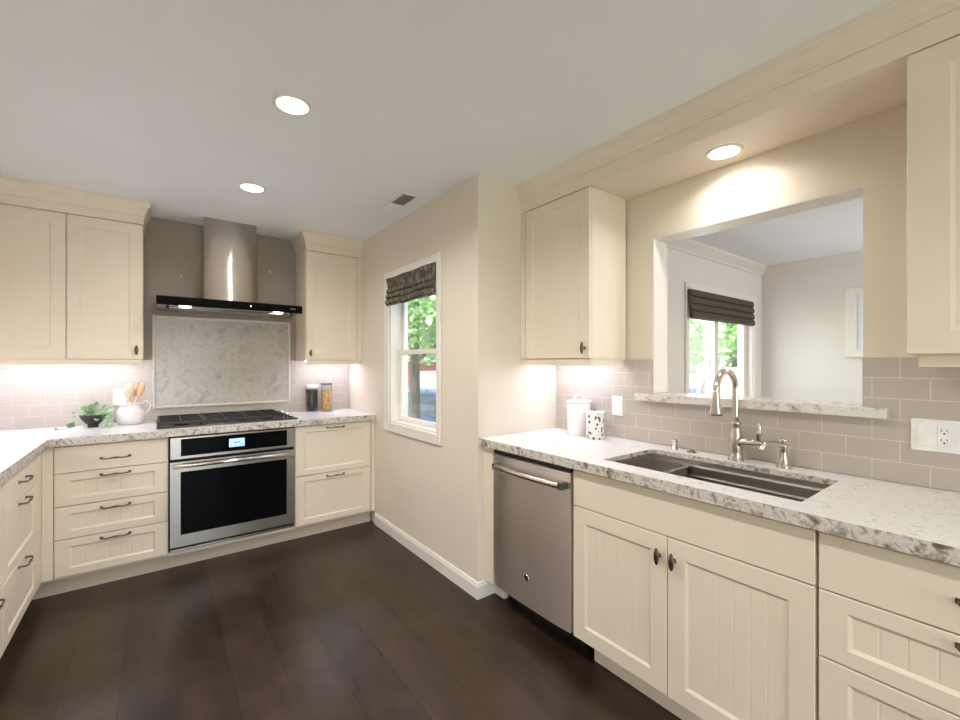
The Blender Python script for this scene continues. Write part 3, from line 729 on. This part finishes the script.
# outer shell
Q = [ringbox(bm, SX0+.001, SX1-.001, SY0+.001, SY1-.001, .80), ringbox(bm, SX0+.010, SX1-.010, SY0+.010, SY1-.010, .655)]
for A, B in zip(Q, Q[1:]):
    for k in range(4): bm.faces.new((A[k], B[k], B[(k+1) % 4], A[(k+1) % 4]))
bm.faces.new(Q[-1])
for k in range(4): bm.faces.new((R[0][k], Q[0][k], Q[0][(k+1) % 4], R[0][(k+1) % 4]))
obj('basin', bm, SINKM, sk_)
LEDGE_HI = metal('ledge_highlight', (.92, .89, .86, 1), .42)  # pale strips that paint the highlights along the sink ledges
for zz_, i_ in ((.8705, .0045), (.8285, .0165)):
    for xx_ in (SX0+i_, SX1-i_-.010): box('ledge', (xx_, SY0+i_, zz_), (xx_+.010, SY1-i_, zz_+.003), LEDGE_HI, sk_)

bm = BM(); add_lathe(bm, [(.045, 0), (.045, .003), (.034, .004), (.030, .001), (0, .001)], (1.86, .75, .662), 24); obj('drain', bm, CHROME, sk_)
# tray resting on the sink ledge at its left end
tr = thing('sink_tray', 'dark steel colander tray sitting on the ledge at the left end of the sink', 'tray', (1.787, 1.08, .8736))
bm = BM(); ta, tb, z = .975, 1.182, .8738
for a, b in (((SX0+.006, ta), (SX1-.006, ta+.022)), ((SX0+.006, tb-.024), (SX1-.006, tb)), ((SX0+.006, ta+.022), (SX0+.035, tb-.024)), ((SX1-.035, ta+.022), (SX1-.006, tb-.024))): add_box(bm, (a[0], a[1], z), (b[0], b[1], z+.004))
obj('rim', bm, STEEL, tr)
bm = BM()
add_box(bm, (SX0+.035, ta+.022, z-.060), (SX1-.035, tb-.024, z-.057))
add_box(bm, (SX0+.034, ta+.021, z-.060), (SX0+.037, tb-.023, z)); add_box(bm, (SX1-.037, ta+.021, z-.060), (SX1-.034, tb-.023, z)); add_box(bm, (SX0+.036, ta+.021, z-.060), (SX1-.036, ta+.024, z)); add_box(bm, (SX0+.036, tb-.026, z-.060), (SX1-.036, tb-.023, z))
obj('basket', bm, SINKM, tr)

# ------------------------------------------------ faucet, soap dispenser, air switch
fx, fy = 2.045, .828
fc = thing('faucet', 'brushed nickel pull-down faucet with high arched spout behind the sink', 'faucet', (fx, fy, ZT))
bm = BM(); add_lathe(bm, [(.031, 0), (.031, .004), (.027, .010), (.0260, .04), (.0275, .08), (.0265, .105), (.0205, .135), (.0170, .155), (.0200, .158), (.0210, .164), (.0200, .170), (.0160, .173), (0, .173)], (fx, fy, ZT), 28); obj('body', bm, NICKEL, fc)
bm = BM()
arc = [(fx, fy, ZT+.165), (fx, fy, ZT+.24), (fx, fy, 1.232)]
rr = .0925
for k in range(1, 12):
    a = PI*k/12; arc.append((fx-rr+rr*math.cos(a), fy, 1.232+rr*.85*math.sin(a)))
arc += [(fx-2*rr, fy, 1.232), (fx-2*rr-.002, fy, 1.222)]
add_tube(bm, arc, .0136, 16, 2); obj('spout', bm, NICKEL, fc)
bm = BM(); hx = fx-2*rr-.002
add_lathe(bm, [(.0130, .010), (.0150, .006), (.0150, 0), (.0155, -.015), (.0200, -.050), (.0265, -.078), (.0275, -.086), (.024, -.090), (0, -.090)], (hx, fy, 1.222), 24); hdn = obj('spray_head', bm, NICKEL, fc)
bm = BM(); add_lathe(bm, [(.0225, 0), (.0225, -.003), (0, -.003)], (hx, fy, 1.1325), 20); obj('nozzle', bm, BLACK, hdn)
bm = BM(); zz = ZT+.084
add_lathe(bm, [(.026, 0), (.023, -.022), (.0185, -.045), (.0200, -.048), (.0200, -.056), (.0170, -.060), (.0165, -.078), (.011, -.084), (.007, -.096), (0, -.098)], (fx, fy-.018, zz), 20, 'Y'); obj('valve', bm, NICKEL, fc)
bm = BM(); add_tube(bm, [(fx, fy-.086, zz), (fx-.002, fy-.089, zz+.018), (fx-.004, fy-.092, zz+.045), (fx-.005, fy-.094, zz+.072), (fx-.005, fy-.094, zz+.092)], [.0060, .0075, .0115, .0105, .0050], 14, 4); obj('lever', bm, NICKEL, fc)
sx, sy = 2.050, .648
sd = thing('soap_dispenser', 'brushed nickel soap dispenser with curved spout right of the faucet', 'soap dispenser', (sx, sy, ZT))
bm = BM(); add_lathe(bm, [(.026, 0), (.026, .004), (.022, .012), (.0165, .035), (.0125, .060), (.0125, .082), (.0160, .086), (.0160, .092), (.012, .097), (0, .099)], (sx, sy, ZT), 24); obj('body', bm, NICKEL, sd)
bm = BM(); add_tube(bm, [(sx, sy, ZT+.090), (sx-.03, sy+.018, ZT+.099), (sx-.06, sy+.036, ZT+.100), (sx-.077, sy+.047, ZT+.090), (sx-.084, sy+.052, ZT+.076)], [.0105, .0100, .0095, .0098, .0110], 14, 4); obj('spout', bm, NICKEL, sd)
bm = BM(); add_lathe(bm, [(.006, 0), (.006, .010), (.010, .013), (.010, .018), (.005, .022), (0, .023)], (sx, sy, ZT+.098), 16); add_box(bm, (sx-.004, sy-.016, ZT+.109), (sx+.004, sy+.016, ZT+.115), .002); obj('pump_cap', bm, NICKEL, sd)
bm = BM(); add_lathe(bm, [(.0175, 0), (.0175, .002), (.0145, .004), (.0145, .048), (.012, .051), (0, .051)], (2.058, 1.115, ZT), 20); tag(obj('air_switch', bm, NICKEL), 'short nickel cylinder on the counter left of the faucet', 'air switch')
bm = BM(); add_lathe(bm, [(.022, 0), (.022, .003), (.010, .005), (.008, .012), (0, .013)], (2.058, 1.03, ZT), 18); tag(obj('hole_cover', bm, PEWTER), 'small flat dark disc on the counter between air switch and faucet', 'cover')

# ------------------------------------------------ tile on the sink wall and the stone sill
bm = BM()
add_box(bm, (XR-.010, PY1, ZT+.001), (XR-.0005, YR-.001, 1.3675)); add_box(bm, (XR-.010, -.56, ZT+.001), (XR-.0005, PY0, 1.3675)); add_box(bm, (XR-.010, PY0, ZT+.001), (XR-.0005, PY1, 1.1465))
tag(obj('tile_backsplash', bm, TILE_R), 'taupe subway tile on the sink wall below the pass-through', 'backsplash')
bm = BM()
add_box(bm, (2.075, .343, 1.148), (XR-.0105, 1.352, 1.184)); add_box(bm, (XR-.0105, PY0+.001, 1.148), (2.285, PY1-.009, 1.184))
for f in bm.faces:
    f.normal_update(); f.material_index = 0
tag(obj('stone_sill', bm, [stone('veined_sill_stone', [(.34, (.30, .26, .22, 1)), (.43, (.56, .51, .46, 1)), (.50, (.74, .71, .67, 1)), (.62, (.66, .62, .58, 1))], 9)]), 'veined stone sill across the bottom of the pass-through', 'sill')

# ------------------------------------------------ outlets and switches
def plate_x(y0, y1, z0, z1, lab, cat, name):
    t = thing(name, lab, cat, (XR-.010, (y0+y1)/2, (z0+z1)/2)); box('plate', (XR-.017, y0, z0), (XR-.0101, y1, z1), PLATE, t, .0025); return t
t = plate_x(1.453, 1.524, 1.046, 1.158, 'white single rocker switch plate right of the ceramic canisters', 'light switch', 'light_switch')
box('rocker', (XR-.021, 1.472, 1.069), (XR-.0165, 1.505, 1.135), PLATE, t, .0015)
t = plate_x(.171, .287, 1.044, 1.154, 'white double plate with rocker and outlet at right edge', 'outlet', 'wall_outlet')
bm = BM(); add_prism(bm, [(XR-.0165, 1.066), (XR-.0235, 1.066), (XR-.018, 1.132), (XR-.0165, 1.132)], 'Y', .237, .270); obj('rocker', bm, PLATE, t)
bm = BM(); add_box(bm, (XR-.0195, .189, 1.066), (XR-.0165, .222, 1.132), .001); rc = obj('receptacle', bm, PLATE, t)
for zc in (1.116, 1.084):
    bm = BM(); add_box(bm, (XR-.0199, .2120, zc-.001), (XR-.0194, .2138, zc+.008)); add_box(bm, (XR-.0199, .1985, zc), (XR-.0194, .2003, zc+.007)); add_lathe(bm, [(.0028, 0), (.0028, -.0004), (0, -.0004)], (XR-.0195, .206, zc-.007), 10, 'X'); obj('slots', bm, BLACK, rc)
t = thing('wall_outlet', 'white outlet plate on the tile behind the white pitcher', 'outlet', (-.205, YW-.010, 1.10))
box('plate', (-.247, YW-.0165, 1.048), (-.170, YW-.0101, 1.164), PLATE, t, .0025)
bm = BM(); add_box(bm, (-.222, YW-.019, 1.070), (-.188, YW-.016, 1.142), .001); rc = obj('receptacle', bm, PLATE, t)
for zc in (1.125, 1.088):
    bm = BM(); add_box(bm, (-.213, YW-.0194, zc), (-.2105, YW-.0189, zc+.009)); add_box(bm, (-.1995, YW-.0194, zc), (-.197, YW-.0189, zc+.009)); obj('slots', bm, BLACK, rc)

# ------------------------------------------------ things on the counters
# white pitcher with wooden utensils
px, py = -.148, 3.912
pt = thing('pitcher', 'round white ceramic pitcher holding wooden utensils beside the cooktop', 'pitcher', (px, py, ZT))
bm = BM(); add_lathe(bm, [(0, 0), (.052, 0), (.060, .006), (.073, .035), (.076, .062), (.072, .088), (.060, .106), (.052, .114), (.054, .128), (.058, .136), (.055, .137), (.050, .126), (.048, .114), (.056, .104), (.067, .088), (.071, .062), (.068, .036), (.055, .010), (0, .008)], (px, py, ZT), 32)
for v in bm.verts:
    v.co = Vector((px+(v.co.x-px)*1.12, py+(v.co.y-py)*1.12, ZT+(v.co.z-ZT)*1.08))
for v in bm.verts:                                    # pouring lip to the left
    if v.co.z > ZT+.118 and v.co.x < px-.02: v.co.x -= .018*((px-.02-v.co.x)/.04)*((v.co.z-ZT-.118)/.02)
obj('body', bm, WHITE, pt)
bm = BM(); add_tube(bm, [(px+.056, py-.004, ZT+.135), (px+.083, py-.004, ZT+.156), (px+.108, py-.004, ZT+.145), (px+.113, py-.004, ZT+.115), (px+.098, py-.004, ZT+.085), (px+.080, py-.004, ZT+.066)], [.006, .0065, .0065, .0065, .006, .006], 10, 4); obj('handle', bm, WHITE, pt)
def utensil(name, lab, base, top, head, mat):
    t = thing(name, lab, 'utensil', base, 'wooden utensils in the pitcher')
    d = (Vector(top)-Vector(base)).normalized()
    bm = BM(); add_tube(bm, [base, top], [.0045, .0055], 10); obj('stick', bm, mat, t)
    bm = BM(); m = Vector(top)+d*head[1]*.8
    bmesh.ops.create_uvsphere(bm, u_segments=16, v_segments=10, radius=1)
    yv = (Vector((-.25, -1, 0))-d*Vector((-.25, -1, 0)).dot(d)).normalized(); xv = yv.cross(d)
    rot = Matrix((xv, yv, d)).transposed().to_4x4()
    bmesh.ops.transform(bm, matrix=Matrix.Translation(m) @ rot @ Matrix.Diagonal((head[0], .007, head[1], 1)), verts=bm.verts)
    for f in bm.faces: f.smooth = True
    obj('head', bm, mat, t)
utensil('wooden_spoon', 'wide pale wooden spoon standing leftmost in the pitcher', (px-.022, py+.022, ZT+.012), (px-.010, py-.004, ZT+.195), (.032, .052), paint('pale_bamboo', (.74, .62, .47, 1), .5, .08, 20))
utensil('wooden_spatula', 'slim reddish wooden spatula in the middle of the pitcher', (px-.015, py+.012, ZT+.012), (px+.020, py+.014, ZT+.195), (.016, .052), WOOD)
utensil('wooden_spoon', 'reddish wooden spoon leaning right in the pitcher', (px-.005, py-.022, ZT+.012), (px+.048, py-.022, ZT+.195), (.020, .058), WOOD)
# ivy in a dark bowl
bx, by = -.338, 3.870
pl = thing('potted_ivy', 'trailing green plant in a small dark footed bowl on the corner counter', 'plant', (bx, by, ZT))
bm = BM(); add_lathe(bm, [(0, 0), (.028, 0), (.028, .010), (.026, .014), (.046, .035), (.064, .060), (.071, .082), (.067, .084), (.058, .062), (.040, .038), (.018, .024), (0, .022)], (bx, by, ZT), 28); obj('bowl', bm, BOWLB, pl)
bm = BM(); add_lathe(bm, [(0, .030), (.036, .040), (.050, .064), (.046, .070), (0, .074)], (bx, by, ZT), 20); obj('soil', bm, VOID, pl)
def leaf(bm, p, d, up, s):
    d = Vector(d).normalized(); sd = d.cross(Vector(up)).normalized(); n = sd.cross(d)
    out = [(0, 0, 0), (.30, .38, .06), (.62, .34, .05), (1.0, 0, -.08), (.62, -.34, .05), (.30, -.38, .06)]
    vs = [bm.verts.new(Vector(p)+d*a*s+sd*b*s+n*c*s) for a, b, c in out]
    mid = bm.verts.new(Vector(p)+d*.5*s-n*.04*s)
    for k in range(6): bm.faces.new((mid, vs[k], vs[(k+1) % 6]))
bm = BM(); rnd = random.Random(3)
def stem_leaf(p0, p1, s, updir=(0, -.4, 1)):
    m = (Vector(p0)+Vector(p1))*.5+Vector((0, 0, .02)); add_tube(bm, [p0, m, p1], .0013, 5, 3)
    leaf(bm, p1, (Vector(p1)-Vector(p0))+Vector((rnd.uniform(-.02, .02), rnd.uniform(-.05, 0), -.015)), updir, s)
for k in range(34):
    a = rnd.uniform(0, 2*PI); r = rnd.uniform(.01, .074); h = rnd.uniform(.085, .150)-r*.35
    stem_leaf((bx+.2*r*math.cos(a), by+.2*r*math.sin(a), ZT+.072), (bx+r*math.cos(a), by+r*math.sin(a)*.8, ZT+h), rnd.uniform(.034, .050), (rnd.uniform(-.5, .5), -.9, .7))
for dx, dy, h, s in ((.075, -.05, .075, .045), (.080, -.07, .045, .042), (.070, -.08, .018, .040), (.088, -.085, .03, .040), (.080, -.095, .012, .038), (.060, -.07, .05, .038), (-.075, -.02, .085, .03), (-.085, .0, .10, .025)):
    stem_leaf((bx+.3*dx, by+.3*dy, ZT+.078), (bx+dx, by+dy, ZT+h), s, (.2, -.9, .6))
add_tube(bm, [(bx-.03, by-.02, ZT+.078), (bx-.070, by-.035, ZT+.070), (bx-.095, by-.045, ZT+.02), (bx-.125, by-.055, ZT+.006), (bx-.165, by-.06, ZT+.005)], .0014, 5, 4)
for dx, dz, s in ((-.105, .012, .045), (-.118, .012, .040), (-.160, .006, .034)):
    leaf(bm, (bx+dx, by-.055, ZT+dz), (-.2 if dx < -.15 else .35, -.35, .75 if dx > -.15 else -.0), (.1, -1, .5), s)
for v in bm.verts:
    v.co.z = max(v.co.z, ZT+.002); v.co.y = min(v.co.y, YW-.03)
obj('foliage', bm, LEAF, pl)
# two storage jars right of the cooktop
j = thing('storage_jar', 'glass jar of dark coffee beans with white lid left of the orange one', 'jar', (1.108, 3.955, ZT), 'storage jars right of the cooktop')
jx, jy = 1.108, 3.955
bm = BM(); add_lathe(bm, [(0, .0), (.046, .0), (.050, .006), (.053, .07), (.050, .14), (.052, .198), (.049, .204), (.049, .198), (.047, .14), (.050, .07), (.047, .008), (0, .006)], (jx, jy, ZT), 28); obj('glass', bm, JARG, j)
bm = BM(); add_lathe(bm, [(0, .0065), (.0465, .0085), (.0495, .07), (.0465, .14), (.049, .186), (0, .190)], (jx, jy, ZT), 28); obj('contents', bm, DARKF, j)
bm = BM(); add_lathe(bm, [(.052, .2045), (.054, .207), (.054, .234), (.050, .239), (0, .240)], (jx, jy, ZT), 28); obj('lid', bm, WHITE, j)
j = thing('storage_jar', 'glass jar of orange pasta with a dark lid by the window wall', 'jar', (1.225, 3.915, ZT), 'storage jars right of the cooktop')
jx, jy = 1.225, 3.915
bm = BM(); add_lathe(bm, [(0, .0), (.042, .0), (.047, .008), (.049, .06), (.049, .205), (.044, .226), (.044, .234), (.042, .234), (.042, .226), (.0465, .205), (.0465, .06), (.044, .010), (0, .006)], (jx, jy, ZT), 28); obj('glass', bm, JARG, j)
bm = BM(); add_lathe(bm, [(0, .0065), (.0435, .0105), (.046, .06), (.046, .160), (.036, .182), (0, .190)], (jx, jy, ZT), 28); obj('contents', bm, ORANGE, j)
bm = BM(); add_lathe(bm, [(.049, .2345), (.050, .236), (.050, .250), (.047, .254), (0, .255)], (jx, jy, ZT), 28); obj('lid', bm, plain('grey_lid', (.16, .15, .16, 1), .4), j)
# ceramic canisters by the sink
cx, cy = 2.040, 1.705
cn = thing('canister', 'tall plain white ceramic canister with loop lid under the wall cabinet', 'canister', (cx, cy, ZT), 'ceramic canisters by the sink')
bm = BM(); add_lathe(bm, [(0, 0), (.066, 0), (.070, .004), (.071, .190), (.068, .192), (0, .192)], (cx, cy, ZT), 36); obj('jar', bm, WHITE, cn)
bm = BM(); add_lathe(bm, [(0, .1922), (.074, .1922), (.0755, .197), (.073, .203), (.05, .208), (0, .211)], (cx, cy, ZT), 36)
ld = obj('lid', bm, WHITE, cn)
ta, tb = .797*.030, -.603*.030
bm = BM(); add_tube(bm, [(cx-ta, cy-tb, ZT+.208), (cx-ta*.85, cy-tb*.85, ZT+.224), (cx-ta*.35, cy-tb*.35, ZT+.236), (cx+ta*.35, cy+tb*.35, ZT+.236), (cx+ta*.85, cy+tb*.85, ZT+.224), (cx+ta, cy+tb, ZT+.208)], .006, 10, 4); obj('loop_handle', bm, WHITE, ld)
cx, cy = 2.005, 1.560
cn = thing('canister', 'small white canister with dark blue printed motifs beside the plain one', 'canister', (cx, cy, ZT), 'ceramic canisters by the sink')
bm = BM(); add_lathe(bm, [(0, 0), (.048, 0), (.050, .004), (.050, .142), (.048, .144), (0, .144)], (cx, cy, ZT), 32); obj('jar', bm, CANP, cn)
bm = BM(); add_lathe(bm, [(0, .1442), (.053, .1442), (.054, .148), (.052, .152), (0, .155)], (cx, cy, ZT), 32); ld = obj('lid', bm, WHITE, cn)
bm = BM(); add_lathe(bm, [(.006, .154), (.005, .160), (.010, .167), (.012, .172), (.008, .178), (0, .180)], (cx, cy, ZT), 16); obj('lid_knob', bm, plain('violet_grey_knob', (.28, .24, .32, 1), .3), ld)

# ------------------------------------------------ roman shades
def roman(pts_fn, n): return [pts_fn(k/n) for k in range(n+1)]
# kitchen: folds hang over the window top; profile in (x,z), extruded along y
out = []
zt, zb = 2.004, 1.795
folds = 3
outer = [(XW-.010, zt), (XW-.036, zt)]
for k in range(folds):
    za = zt-.075-(zt-.075-zb)*k/folds; zc = zt-.075-(zt-.075-zb)*(k+1)/folds; b = .034+.008*k
    outer += [(XW-b+.010, za), (XW-b, za-(za-zc)*.35), (XW-b-.002, za-(za-zc)*.7), (XW-b+.012, zc+.003)]
outer += [(XW-.042, zb-.004), (XW-.018, zb)]
sh = thing('roman_shade', 'folded brown patterned roman shade over the kitchen window beside the range', 'window shade', (XW-.01, 2.76, 2.0))
bm = BM(); add_prism(bm, outer, 'Y', 2.398, 3.108)
bmesh.ops.subdivide_edges(bm, edges=[e for e in bm.edges if abs((e.verts[0].co-e.verts[1].co).y) > .3], cuts=14, use_grid_fill=True)
for v in bm.verts:
    if v.co.x < XW-.03: v.co.x += .005*math.sin(v.co.y*22+v.co.z*9); v.co.z += .006*math.sin(v.co.y*13)*(zt-v.co.z)/.24
obj('fabric', bm, SHADE_K, sh)
box('head_rail', (XW-.034, 2.400, 2.005), (XW-.0165, 3.106, 2.022), TRIM, sh)
outer = []
yy = YR-.01-.0165; zt, zb = 2.010, 1.748
ro = [(yy, zt), (yy-.034, zt)]
for k in range(4):
    za = zt-(zt-zb)*k/4; zc = zt-(zt-zb)*(k+1)/4; b = .030+.004*k
    ro += [(yy-b, za-.004), (yy-b-.010, za-(za-zc)*.55), (yy-b-.009, zc+.014), (yy-b+.008, zc+.004)]
ro += [(yy-.02, zb)]
sh = thing('roman_shade', 'olive brown pleated roman shade over the dining room window', 'window shade', (4.55, yy, 2.0))
bm = BM(); add_prism(bm, ro, 'X', DX0-.035, 5.14); obj('fabric', bm, SHADE_D, sh)
box('head_rail', (DX0-.033, yy-.030, 2.0105), (5.13, yy, 2.028), TRIM, sh)

# ------------------------------------------------ recessed lights and the ceiling vent
def can(x, y, z, lab, watts, r=.060, spread=150, col=WARM):
    t = thing('recessed_light', lab, 'ceiling light', (x, y, z), 'recessed downlights')
    bm = BM(); add_lathe(bm, [(r*1.02, -.0035), (r*1.05, -.006), (r*1.16, -.006), (r*1.26, -.003), (r*1.28, -.0005), (r*1.02, -.0005), (r*1.02, -.0035)], (x, y, z), 36, caps=False); obj('trim_ring', bm, TRIM, t)
    bm = BM(); add_lathe(bm, [(0, -.0008), (r*1.02, -.0008), (r*1.02, -.0034), (r*.8, -.0055), (0, -.0060)], (x, y, z), 36); obj('lens', bm, LENS, t)
    d = bpy.data.lights.new('downlight', 'AREA'); d.shape = 'DISK'; d.size = r*1.6; d.energy = watts; d.color = col; d.spread = math.radians(spread)
    l = bpy.data.objects.new('downlight', d); COL.objects.link(l); l.location = (x, y, z-.010)
can(.458, 1.915, ZC, 'round recessed ceiling light nearer the camera', 11.5)
can(.474, 2.965, ZC, 'round recessed ceiling light nearer the range hood', 6)
can(.45, .87, ZC, 'unseen recessed ceiling light added above the near floor', 8)  # this and the next two are unseen lamps added as fill
can(.45, -.30, ZC, 'unseen recessed ceiling light added above the rear floor', 3)
can(.45, -1.7, ZC, 'unseen recessed ceiling light added close to the rear door', 3)
can(1.985, .852, ZS, 'round recessed soffit light above the sink', 2.3, .058)
can(3.9, .2, ZC, 'unseen recessed dining room light added as fill', 12, col=(1, .95, .88))  # added out of view to brighten the dining room
v = thing('ceiling_vent', 'small dark ceiling vent with white rim near the window wall', 'vent', (1.30, 2.60, ZC))
box('grille', (1.262, 2.475, ZC-.004), (1.352, 2.665, ZC-.0005), VENTM, v)
bm = BM()
for a, b in (((1.250, 2.463), (1.262, 2.80)), ((1.352, 2.463), (1.364, 2.80)), ((1.262, 2.463), (1.352, 2.475)), ((1.262, 2.79), (1.352, 2.80))): add_box(bm, (a[0], a[1], ZC-.007), (b[0], b[1], ZC-.0005), .001)
add_box(bm, (1.262, 2.665, ZC-.005), (1.352, 2.79, ZC-.0005), .001)
obj('frame', bm, CEIL, v)
bm = BM()
for k in range(7): add_box(bm, (1.262, 2.488+k*.026, ZC-.0065), (1.352, 2.494+k*.026, ZC-.004))
obj('louver', bm, plain('louver_grey', (.24, .235, .23, 1), .5), v)

# ================================================================== OUTDOORS
ZG = -.80
bm = BM(); add_box(bm, (-30, -30, ZG-.2), (90, 90, ZG)); o = struct('ground', bm, GRASS)
bm = BM(); add_prism(bm, [(3.0, 60), (60, 3.0), (60, 8.5), (8.5, 60)], 'Z', ZG, ZG+.02); struct('street', bm, ASPH)
def tree(loc, h, tr, blobs, lab, mat, n=1500, seed=1, ls=.16, lean=(0, 0)):
    r = random.Random(seed)
    t = thing('tree', lab, 'tree', (loc[0], loc[1], ZG), 'trees outside the windows')
    b = BM(); top = (loc[0]+lean[0], loc[1]+lean[1], ZG+h*.62)
    add_tube(b, [(loc[0], loc[1], ZG-.05), (loc[0], loc[1], ZG+.25), (loc[0]+lean[0]*.4, loc[1]+lean[1]*.4, ZG+h*.32), top], [tr*1.5, tr*1.05, tr*.9, tr*.5], 12, 4)
    for k in range(6):
        a = k*PI/3+r.uniform(-.3, .3); q = r.uniform(.8, 1.6)
        s = (loc[0]+lean[0]*.6, loc[1]+lean[1]*.6, ZG+h*(.36+.03*k))
        add_tube(b, [s, (s[0]+q*.5*math.cos(a), s[1]+q*.5*math.sin(a), s[2]+.35), (s[0]+q*math.cos(a), s[1]+q*math.sin(a), s[2]+.9)], [tr*.42, tr*.3, tr*.12], 8, 3)
    obj('trunk', b, BARK, t)
    b = BM()
    tot = sum(q[3] for q in blobs)
    for (cx, cy, cz, R) in blobs:
        for k in range(int(n*R/tot)):
            while True:
                p = Vector((r.uniform(-1, 1), r.uniform(-1, 1), r.uniform(-1, 1)))
                if .15 < p.length < 1: break
            p = Vector((loc[0]+cx, loc[1]+cy, cz))+Vector((p.x*R, p.y*R, p.z*R*.75))
            d = Vector((r.uniform(-1, 1), r.uniform(-1, 1), r.uniform(-.6, .5))).normalized(); sd = d.orthogonal().normalized()
            sd = (Matrix.Rotation(r.uniform(0, PI), 3, d) @ sd); s = ls*r.uniform(.7, 1.4)
            b.faces.new([b.verts.new(q) for q in (p, p+d*s*.5+sd*s*.35, p+d*s, p+d*s*.5-sd*s*.35)])
    obj('foliage', b, mat, t)
def ray(u, k):      # a spot on the ground along the direction of a picture column
    t = (u-480)/F_PX; s, c = math.sin(YAW), math.cos(YAW); return (k*(s+c*t), k*(c-s*t))
tree(ray(415.5, 8.0), 6.0, .105, [(0, 0, 2.5, 1.3), (-1.1, -.4, 2.25, 1.1), (1.0, .5, 2.3, 1.2), (.2, -1.0, 2.5, .9), (0, 1.2, 2.6, 1.2)], 'leafy tree with a stout grey trunk outside the kitchen window', TREE, 3800, 4, .15, (.05, .15))
tree(ray(396, 21), 7, .16, [(0, 0, 3.4, 2.3), (-1.6, .5, 2.6, 1.6), (1.6, -.5, 2.6, 1.7)], 'bushy tree across the street left of the stout trunk', TREE2, 2600, 9, .26)
tree(ray(441, 34), 9, .18, [(0, 0, 5.2, 2.2), (-1.2, .5, 4.6, 1.6), (1.9, -.5, 4.2, 1.9)], 'tall tree across the street above the red building', TREE2, 2600, 12, .28)
tree(ray(690, 9.5), 5.2, .07, [(0, 0, 2.3, 1.3), (.7, 1.2, 2.1, 1.2), (-.6, -.9, 2.2, .9)], 'slender leaning tree at the left of the dining window', TREE, 1700, 21, .16, (.9, -.4))
tree(ray(735, 16), 6, .14, [(0, 0, 2.5, 2.0), (1.8, -.8, 2.2, 1.7), (-1.2, 1.4, 2.6, 1.8)], 'broad tree behind the white fence outside the dining window', TREE2, 2600, 31, .26)
tree(ray(680, 22), 7, .18, [(0, 0, 3.2, 2.8), (2.2, -1.0, 2.6, 2.2), (-2, 2, 2.9, 2.4)], 'distant dense tree seen through the left dining pane', TREE2, 2600, 33, .32)
def car(loc, ang, mat, lab):
    t = thing('car', lab, 'car', (loc[0], loc[1], ZG+.02), 'cars parked outside')
    L, Wd = 4.3, 1.72
    def place(b):
        bmesh.ops.recalc_face_normals(b, faces=b.faces)
        bmesh.ops.transform(b, matrix=Matrix.Translation((loc[0], loc[1], ZG+.02)) @ Matrix.Rotation(ang, 4, 'Z'), verts=b.verts); return b
    b = BM()
    prof = [(-2.12, .30), (-2.15, .55), (-2.08, .80), (-1.75, .90), (-1.1, .96), (.75, .98), (1.5, .90), (2.05, .74), (2.15, .55), (2.12, .30)]
    add_prism(b, prof, 'Y', -Wd/2, Wd/2); bmesh.ops.bevel(b, geom=[e for e in b.edges if abs(e.verts[0].co.y-e.verts[1].co.y) < .01], offset=.06, segments=2, affect='EDGES'); obj('body', place(b), mat, t)
    b = BM(); lo = [(-1.75, .90), (-1.15, 1.38), (.05, 1.42), (.95, .97)]
    for y0, y1 in ((-.78, .78),):
        A = [b.verts.new((x, y0*(1 if z < 1 else .82), z)) for x, z in lo]; B = [b.verts.new((x, y1*(1 if z < 1 else .82), z)) for x, z in lo]
        for k in range(4): b.faces.new((A[k], A[(k+1) % 4], B[(k+1) % 4], B[k]))
        b.faces.new(A); b.faces.new(B)
    obj('windows', place(b), CARGL, t)
    b = BM(); add_box(b, (-1.17, -.66, 1.37), (.08, .66, 1.44), .02); obj('roof', place(b), mat, t)
    for x in (-1.3, 1.32):
        for s in (-1, 1):
            b = BM(); add_lathe(b, [(0, -.1), (.2, -.1), (.31, -.09), (.32, 0), (.31, .09), (.2, .1), (0, .1)], (x, s*(Wd/2-.06), .32), 20, 'Y'); w = obj('wheel', place(b), RUBBER, t)
            b = BM(); add_lathe(b, [(0, s*.10), (.19, s*.10), (.17, s*.115), (0, s*.12)], (x, s*(Wd/2-.06), .32), 16, 'Y'); obj('hub_cap', place(b), CHROME, w)
car(ray(440, 11.5), math.radians(28), BLUE, 'blue car parked outside right of the tree trunk')
car(ray(391, 15.5), math.radians(-48), SLATE, 'steel blue car parked outside left of the tree trunk')
car(ray(683, 13.0), math.radians(30), BLUE, 'blue car outside the left pane of the dining window')
rb = thing('house', 'red sided building across the street beyond the cars', 'building', (*ray(428, 27), ZG))
hx, hy = ray(430, 27)
box('wall', (hx-2.6, hy-.5, ZG), (hx+3.2, hy+5, 1.45), REDB, rb)
bm = BM(); add_prism(bm, [(hy-.9, 1.45), (hy+2.2, 2.6), (hy+5.4, 1.45)], 'X', hx-3.0, hx+3.6); obj('roof', bm, ROOF, rb)
box('garage_door', (hx-1.6, hy-.56, ZG), (hx+.8, hy-.48, .9), FENCE, rb)
# white fence outside the dining window
A = Vector(ray(700, 10.8)); B = Vector(ray(775, 10.0)); dv = (B-A); L = dv.length; ang = math.atan2(dv.y, dv.x)
fe = thing('fence', 'tall white board fence outside the dining window', 'fence', (A.x, A.y, ZG))
M4 = Matrix.Translation((A.x, A.y, ZG)) @ Matrix.Rotation(ang, 4, 'Z')
bm = BM(); k = 0; x = 0
while x < L:
    add_box(bm, (x, -.015, .05), (min(x+.145, L), .015, 2.06), .004); x += .15
bmesh.ops.transform(bm, matrix=M4, verts=bm.verts); obj('boards', bm, FENCE, fe)
for x in [q*L/3 for q in range(4)]:
    bm = BM(); add_box(bm, (x-.06, -.06, 0), (x+.06, .06, 2.16), .006); bmesh.ops.transform(bm, matrix=M4, verts=bm.verts); obj('post', bm, FENCE, fe)
